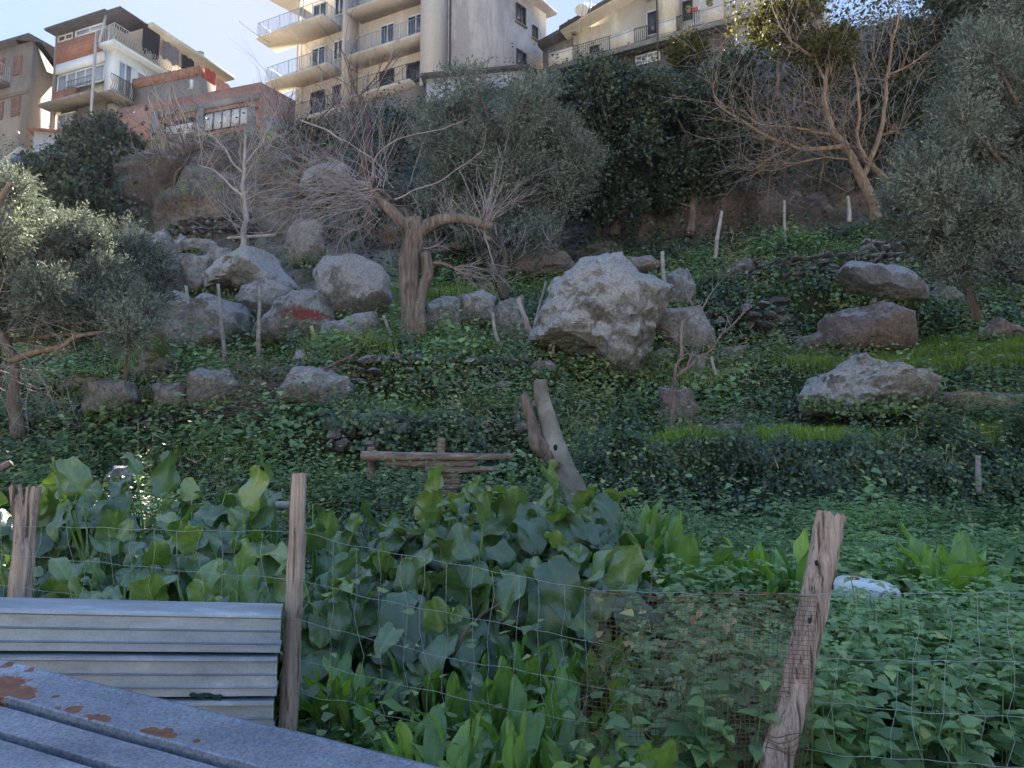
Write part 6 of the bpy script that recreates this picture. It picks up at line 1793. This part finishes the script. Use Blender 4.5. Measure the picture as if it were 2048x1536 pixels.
# right post (near, leaning)
p = curve3([P(1530, 1640, 3.0), P(1560, 1500, 3.02), P(1592, 1380, 3.05), P(1622, 1240, 3.08), P(1645, 1130, 3.1), P(1662, 1028, 3.12)], 8)
p[:, 0] += .006 * noise(p * 6, 5)
t = root("fence_post", tuple(p[0]), "thick leaning split post with a fluted top on the right", "fence post", "wooden posts of the wire fence")
b = post_mesh(p, np.interp(np.linspace(0, 1, len(p)), [0, .3, .5, .7, 1], [.060, .056, .057, .055, .058]), 40, [(4.1, .42, .62, 1, .25), (4.75, .5, .5, 1, .25), (5.35, .4, .66, 1, .3), (5.0, .18, .1, .75, .3), (4.4, .16, .15, .6, .3), (5.9, .14, .0, .8, .3), (0.9, .3, .4, 1, .3), (2.2, .3, .3, 1, .3)], 6)
part('post', b, 'post', t, True)
for q in ((1633, 1126, 3.035), (1619, 1241, 3.025)):
    b = MB(); b.add(V0 * [.0075, .006, .012] + P(*q), F0); part('knot', b, 'cloth_hole_black', t, True)
b = MB()
for k in range(5):
    cc = curve3([P(1560 + 2 * k, 1500 - k * 9, 3.02)], 1)
    a_ = np.linspace(0, 6.283, 20); c = P(1561 + 2 * k, 1495 - k * 8, 3.02)
    b.tube(np.stack([c[0] + .063 * np.cos(a_), c[1] + .063 * np.sin(a_), c[2] + .012 * np.sin(a_ * 2 + k)], 1), .0016, 4)
part('wire_wrap', b, 'rustwire', t, True)
# left forked post: two halves of a split post
t = root("fence_post", tuple(P(35, 1240, 4.2)), "forked split post at the left end of the fence", "fence post", "wooden posts of the wire fence")
p = curve3([P(24, 1480, 4.15), P(34, 1210, 4.15), P(44, 1100, 4.15), P(40, 1040, 4.15), P(30, 971, 4.15)], 8)
b = post_mesh(p, np.interp(np.linspace(0, 1, len(p)), [0, .5, .7, 1], [.050, .046, .034, .030]), 26, [(5.0, .3, .0, .7, .3), (4.2, .2, .3, 1, .3)], 8); part('prong', b, 'post', t, True)
p = curve3([P(40, 1480, 4.18), P(44, 1210, 4.18), P(52, 1110, 4.18), P(60, 1040, 4.18), P(68, 974, 4.18)], 8)
b = post_mesh(p, np.interp(np.linspace(0, 1, len(p)), [0, .5, .7, 1], [.048, .045, .036, .038]), 26, [(4.4, .35, .0, .9, .3), (5.2, .2, .3, 1, .3)], 9); part('prong', b, 'post', t, True)

FY = lambda px: np.interp(px, [-200, 45, 590, 1650, 2300], [4.3, 4.15, 4.0, 3.06, 2.7]) - .055
HW = [  # horizontal wires as photo polylines
 [(-60, 1048), (45, 1052), (185, 1055), (375, 1062), (590, 1062)], [(-60, 1105), (45, 1112), (200, 1125), (400, 1145), (590, 1158)], [(-60, 1165), (45, 1175), (240, 1203), (440, 1222), (590, 1234)],
 [(590, 1060), (703, 1091), (760, 1101), (907, 1127), (1065, 1158), (1186, 1180)], [(590, 1158), (607, 1161), (743, 1197), (902, 1228), (1023, 1251), (1153, 1277), (1250, 1300)],
 [(590, 1238), (699, 1267), (804, 1294), (915, 1321), (1004, 1334), (1102, 1353), (1197, 1375), (1350, 1410)], [(590, 1316), (677, 1340), (778, 1364), (889, 1388), (1010, 1417), (1153, 1442), (1300, 1462)],
 [(588, 1383), (645, 1398), (700, 1404), (772, 1432), (867, 1451), (1010, 1486), (1180, 1520)],
 [(1186, 1180), (1400, 1188), (1650, 1188), (1850, 1186), (2150, 1184)], [(1600, 1318), (1700, 1319), (1850, 1322), (2150, 1324)], [(1600, 1398), (1700, 1409), (1820, 1424), (1950, 1430), (2150, 1440)], [(1560, 1490), (1690, 1512), (1850, 1520), (2150, 1545)]]
t = root("wire_fence", tuple(P(1000, 1500, FY(1000))), "sagging square-mesh wire fence strung between the wooden posts", "fence")
polys = []
for w_ in HW:
    w_ = np.array(w_, float)
    xs = np.arange(w_[0, 0], w_[-1, 0] + 1, 8.0); ys = np.interp(xs, w_[:, 0], w_[:, 1]) + 1.3 * np.sin(xs * .06 + w_[0, 1]) 
    polys.append((xs, ys))
    b = MB(); b.tube(np.array([P(x, y, FY(x)) for x, y in zip(xs, ys)]), .0011, 4, cap=False)
    part('line_wire', b, 'wire', t, True)
def verticals(rows_, x0, x1, step, seed, amp=7):
    g = np.random.default_rng(seed)
    b = MB(); x = x0
    while x < x1:
        pts = []; dx = g.normal() * amp * .4
        for k, (xs, ys) in enumerate(rows_):
            if x < xs[0] - 5 or x > xs[-1] + 5: continue
            xx = x + dx
            pts.append((xx, float(np.interp(xx, xs, ys))))
            if k < len(rows_) - 1: dx += g.normal() * amp
            ym = float(np.interp(xx, *rows_[min(k + 1, len(rows_) - 1)]))
            if k < len(rows_) - 1: pts.append((xx + g.normal() * amp * .8, (pts[-1][1] + ym) / 2))
        if len(pts) > 1:
            q = np.array([P(a_, c_, FY(a_) + .004) for a_, c_ in pts]); b.tube(q, .001, 4, cap=False)
        x += step * g.uniform(.85, 1.15)
    return b
b = verticals(polys[0:3] + [(np.array([-60, 590.]), np.array([1290., 1330.]))], -40, 560, 42, 1); o = part('stay_wires', b, 'wire', t, True); o['kind'] = 'stuff'
b = verticals(polys[3:8], 612, 1185, 50, 2); o = part('stay_wires', b, 'wire', t, True); o['kind'] = 'stuff'
b = verticals([polys[8], polys[9], polys[10], polys[11]], 1700, 2150, 62, 3, 14); o = part('stay_wires', b, 'wire', t, True); o['kind'] = 'stuff'

# rusty fine netting
t = root("wire_netting", tuple(P(1400, 1560, 3.2)), "rusty fine mesh netting tied in front of the fence left of the leaning post", "netting")
NY = lambda px: np.interp(px, [1170, 1640], [3.42, 2.96])
gN = np.random.default_rng(4)
def warp(x, y):
    k = (y - 1190) / 350
    xx = x + 14 * math.sin(y * .012 + x * .01) * k - 20 * k + (8 * math.sin(y * .03 + 1) if x < 1260 else 0)
    yy = y + 5 * math.sin(x * .02) + 9 * math.sin(x * .008 + 2 + y * .01) * k
    return P(xx, yy, NY(xx) + .02 * math.sin(x * .03 + y * .02))
b = MB()
for x in np.arange(1180, 1636, 9.6):
    y0 = 1190 + max(0, (1200 - x)) ; y1 = 1560
    jx = gN.normal() * 1.0
    b.tube(np.array([warp(x + jx + .7 * math.sin(y * .09 + x), y) for y in np.arange(y0, y1, 14)]), .0013, 3, cap=False, a=gN.random())
y = 1190.0
while y < 1560:
    b.tube(np.array([warp(x, y + .8 * math.sin(x * .11 + y)) for x in np.arange(1176 + 4 * gN.random(), 1640, 12)]), .0013, 3, cap=False, a=gN.random())
    y += 9.6 * gN.uniform(.9, 1.1)
part('mesh', b, 'rustwire', t, True)['kind'] = 'stuff'
b = MB(); b.tube(np.array([warp(x, 1189) for x in np.arange(1176, 1640, 12)]), .002, 4); part('edge_wire', b, 'rustwire', t, True)
# dead bindweed caught in it
b = MB()
for _ in range(26):
    q = P(gN.uniform(1190, 1600), gN.uniform(1230, 1540), 3.22 + .03 * gN.normal()); whip(b, q, (gN.normal(), .1 * gN.normal(), .6 * gN.normal()), .3 + .4 * gN.random(), .002, .1, .6, 7, gN, 1)
tag(part('dead_vines', b, 'bark_red', None, True), "dead brown vines tangled behind the rusty netting", "vines", kind='stuff')
m = MB(); n = 45
q = np.array([P(gN.uniform(1190, 1600), gN.choice([gN.uniform(1200, 1290), gN.uniform(1195, 1520)]), 3.5 + .12 * gN.normal()) for _ in range(n)])
leaves(m, 'nettle', q, rvec(n), rvec(n), .025 + .025 * gN.random(n), gN.random(n)); tag(part('withered_leaves', m, 'dry', None), "withered brown leaves hanging behind the rusty netting", "leaves", kind='stuff')
# fallen branch under the broad leaves
b = MB(); pp = curve3([P(905, 1312, 4.45), P(930, 1265, 4.4), P(965, 1228, 4.35), P(1002, 1206, 4.3)], 5); b.tube(pp, taper(len(pp), .013, .006), 6)
tag(part('broken_branch', b, 'bark', None, True), "broken grey twig leaning under the broad leaves", "branch")

# ------------------------------------------------------------------ ribbed metal panels
E0, E1 = P(-120, 1214, 3.45), P(562, 1228, 3.82)
ax = (E1 - E0); Lx = np.linalg.norm(ax[:2]); axd = np.array([ax[0], ax[1], 0]) / Lx
dz_dx = (E1[2] - E0[2]) / Lx
inn = np.array([-axd[1], axd[0], 0])             # away from the camera
hp = 0.205
prof = [(0.30, 0.0), (0.0, 0.0), (-.012, -.008), (-.012, -.018), (0.022, -.030), (0.022, -.082), (0.008, -.086), (0.022, -.093), (0.022, -.142), (.008, -.146), (.022, -.153), (0.022, -.188), (0.30, -.188), (.30, -.186), (.026, -.184), (.026, -.004), (.30, -.002)]
PL = ["topmost pale ribbed metal panel of the stack beside the middle post", "second pale ribbed metal panel from the top of the stack", "third ribbed panel of the stack, with dark smears near its end", "lowest ribbed panel of the stack, mostly behind the rusty sheet"]
M['smear'] = plain("dark_smear", (0.03, 0.06, 0.05), 0.7, 0.3)
for k in range(4):
    b = MB(); xs = np.linspace(0, Lx - .01 * k, 24); V = []
    for x in xs:
        for o_, z_ in prof:
            V.append(E0 + axd * x + inn * (o_ + .004 * k) + np.array([0, 0, dz_dx * x + z_ - hp * k]))
    V = np.array(V); n = len(prof)
    V += np.array([0, 0, 1]) * (.0015 * noise(V * 4 + k, 3))[:, None]
    Fc = [[i * n + j, (i + 1) * n + j, (i + 1) * n + (j + 1) % n, i * n + (j + 1) % n] for i in range(len(xs) - 1) for j in range(n)]
    b.add(V, Fc)
    o = part("ribbed_panel", b, 'galv', None, True); o.data.set_sharp_from_angle(angle=R(25))
    tag(o, PL[k], "metal panel", "ribbed metal panels in the stack")
# rusty galvanised sheet in front
Q0, Q1 = P(-40, 1306, 3.05), P(905, 1538, 2.30)
sa = Q1 - Q0; sL = np.linalg.norm(sa); sdv = sa / sL
cr = np.cross(sdv, [0, 0, 1.0]); cr /= np.linalg.norm(cr)
if cr[1] > 0: cr = -cr
rp = []
for (x, y, Y_) in ((20, 1372, 2.86), (110, 1423, 2.72), (150, 1430, 2.66), (205, 1445, 2.6), (190, 1452, 2.62), (285, 1467, 2.55), (330, 1470, 2.5), (395, 1481, 2.43), (115, 1390, 2.85)):
    rp.append((x, y))
# sheet plane: through Q0,Q1 and tilted towards the viewer; find plane points for rust
tilt = cr * 1.0 + np.array([0, 0, -.10]); tilt /= np.linalg.norm(tilt)
pn = np.cross(sdv, tilt)
def onplane(px, py):
    d = ray(px, py); tt_ = (Q0 - [0, 0, ZC]) @ pn / (d @ pn); return np.array([0, 0, ZC]) + d * tt_
rust = [(onplane(2, 1370), .085), (onplane(30, 1382), .07), (onplane(52, 1392), .035), (onplane(148, 1417), .034), (onplane(172, 1432), .02), (onplane(195, 1434), .03), (onplane(212, 1436), .022), (onplane(300, 1460), .03), (onplane(325, 1465), .034), (onplane(342, 1470), .022), (onplane(394, 1480), .014), (onplane(112, 1392), .014), (onplane(112, 1416), .016), (onplane(60, 1340), .02), (onplane(15, 1330), .025)]
M['rusty_sheet'] = galv("rusty_galvanised_sheet", (0.29, 0.305, 0.34), rust, .45)
r1 = onplane(226, 1451); wfl = (r1 - Q0) @ tilt
r2 = onplane(120, 1495); w2 = (r2 - Q0) @ tilt
stp = w2 - wfl
prf = [(-.004, -.06), (-.004, -.012), (0.004, .0), (.02, .004), (.03, -.002), (wfl * .45, -.002), (wfl * .47, .003), (wfl * .5, -.002), (wfl * .98, -.002), (wfl * 1.0, .008), (wfl + .008, .004), (wfl + .012, -.04), (wfl + .030, -.04), (wfl + .036, -.01)]
for k in range(1, 6):
    c0_ = wfl + stp * k
    prf += [(c0_ - .014, -.010), (c0_ - .008, -.045), (c0_ + .012, -.045), (c0_ + .018, -.012)]
endw = wfl + stp * 5 + .12
prf += [(endw, -.014), (endw, -.06)]
npf = len(prf)
bot = [(w_, z_ - .006) for w_, z_ in prf[::-1]]
full = prf + bot
b = MB(); V = []; NS = 60
for x in np.linspace(-.3, sL + .25, NS):
    for w_, z_ in full:
        V.append(Q0 + sdv * x + tilt * w_ + pn * (z_ if pn[2] > 0 else -z_))
V = np.array(V); V += pn * (.0022 * noise(V * 5, 8))[:, None]
n = len(full)
b.add(V, [[i * n + j, (i + 1) * n + j, (i + 1) * n + (j + 1) % n, i * n + (j + 1) % n] for i in range(NS - 1) for j in range(n)])
t = root("rusty_metal_sheet", (Q0[0] + .6, 2.1, 0), "large ribbed galvanised sheet with rust patches lying across trestles in the bottom left corner", "metal sheet")
o = part('sheet', b, 'rusty_sheet', t, True); o.data.set_sharp_from_angle(angle=R(28))
for f, w_ in ((.12, .15), (.12, endw - .2), (.85, .15), (.85, endw - .2)):
    q = Q0 + sdv * sL * f + tilt * w_ - np.array([0, 0, .05])
    b = MB(); b.tube([q, [q[0], q[1], gz(q[0], q[1]) - .05]], .02, 6); part('trestle_leg', b, 'grey_metal', t, True)
# dark smear of tar on the third panel
M['rust_dark'] = M['rust']
b = MB(); g = np.random.default_rng(7)
for x, y in [(385 + 6 * i, 1389 + 2 * math.sin(i) + i * .35) for i in range(10)] + [(398, 1394), (402, 1396), (430, 1394), (437, 1399), (441, 1404)]:
    c = None
    d = ray(x, y); A0 = E0 + inn * .017
    m_ = np.array([[d[0], -axd[0]], [d[1], -axd[1]]]); t_, q_ = np.linalg.solve(m_, A0[:2])
    c = np.array([d[0] * t_, d[1] * t_, ZC + d[2] * t_])
    b.add(V0 * [.012 + .006 * g.random(), .003, .006 + .004 * g.random()] + c, F0)
o = part('tar_smear', b, 'smear', bpy.data.objects['ribbed_panel.002'], True)

# ------------------------------------------------------------------ battered white tub
tc0, tc1 = P(1668, 1152, 5.35), P(1802, 1174, 5.25)
t = root("white_tub", tuple((tc0 + tc1) / 2 - [0, 0, .25]), "battered white enamel tub lying half hidden among the dock leaves", "tub")
axx = tc1 - tc0; Lt = np.linalg.norm(axx); axx /= Lt; sid = np.cross(axx, [0, 0, 1.]); sid /= np.linalg.norm(sid); upv = np.cross(sid, axx)
b = MB(); V = []; NSg = 26; n = 26
for i in range(NSg):
    f = i / (NSg - 1); e = max(.05, (1 - abs(2 * f - 1) ** 5)) ** .5
    for k in range(n):
        a_ = 6.283 * k / n
        ca, sa_ = math.cos(a_), math.sin(a_)
        V.append(tc0 + axx * Lt * f + sid * .17 * e * np.sign(ca) * abs(ca) ** .6 + upv * (-.07 + .085 * e * np.sign(sa_) * abs(sa_) ** .6))
V = np.array(V); V += .006 * rvec(len(V)) * noise(V * 9, 2)[:, None]
b.add(V, [[i * n + j, i * n + (j + 1) % n, (i + 1) * n + (j + 1) % n, (i + 1) * n + j] for i in range(NSg - 1) for j in range(n)])
part('shell', b, 'white_paint', t, True)
def ons(f, u, off=0.0): return tc0 + axx * Lt * f - sid * np.sign((tc0 + sid)[1] - tc0[1]) * (.17 + off) * (-1) + upv * u
sgn = -1 if sid[1] > 0 else 1
def ons(f, u, off=0.0): return tc0 + axx * Lt * f + sid * sgn * (.165 + off) + upv * u
b = MB(); b.tube([ons(.60, -.17), ons(.605, -.09), ons(.64, -.045), ons(.70, -.03), ons(.76, -.045), ons(.82, -.065)], .012, 8); part('handle', b, 'grey_metal', t, True)
b = MB(); b.tube([ons(.82, -.03, -.01), ons(.82, -.03, .012)], .013, 10); b.tube([ons(.93, -.05, -.01), ons(.93, -.14, .006)], .007, 6); part('fitting', b, 'grey_metal', t, True)
b = MB(); b.add(V0 * [.045, .03, .012] + tc0 + axx * Lt * .25 + upv * .012 + sid * sgn * .08, F0); part('rust_patch', b, 'rust', t, True)


# ------------------------------------------------------------------ thin lilac scattering volume, added to imitate the lens veil
hz = bpy.data.materials.new("veil_haze_air"); hz.use_nodes = True
nt = hz.node_tree; nt.nodes.remove(nt.nodes["Principled BSDF"])
pv = nt.nodes.new("ShaderNodeVolumePrincipled")
pv.inputs['Color'].default_value = (0.86, 0.82, 1.0, 1); pv.inputs['Density'].default_value = 0.00025; pv.inputs['Anisotropy'].default_value = 0.1
nt.links.new(pv.outputs[0], nt.nodes["Material Output"].inputs['Volume'])
b = MB(); b.box(-2200, 2200, -320, 950, -2, 42)
o = b.build("veil_haze", hz, smooth=False); o['kind'] = 'stuff'
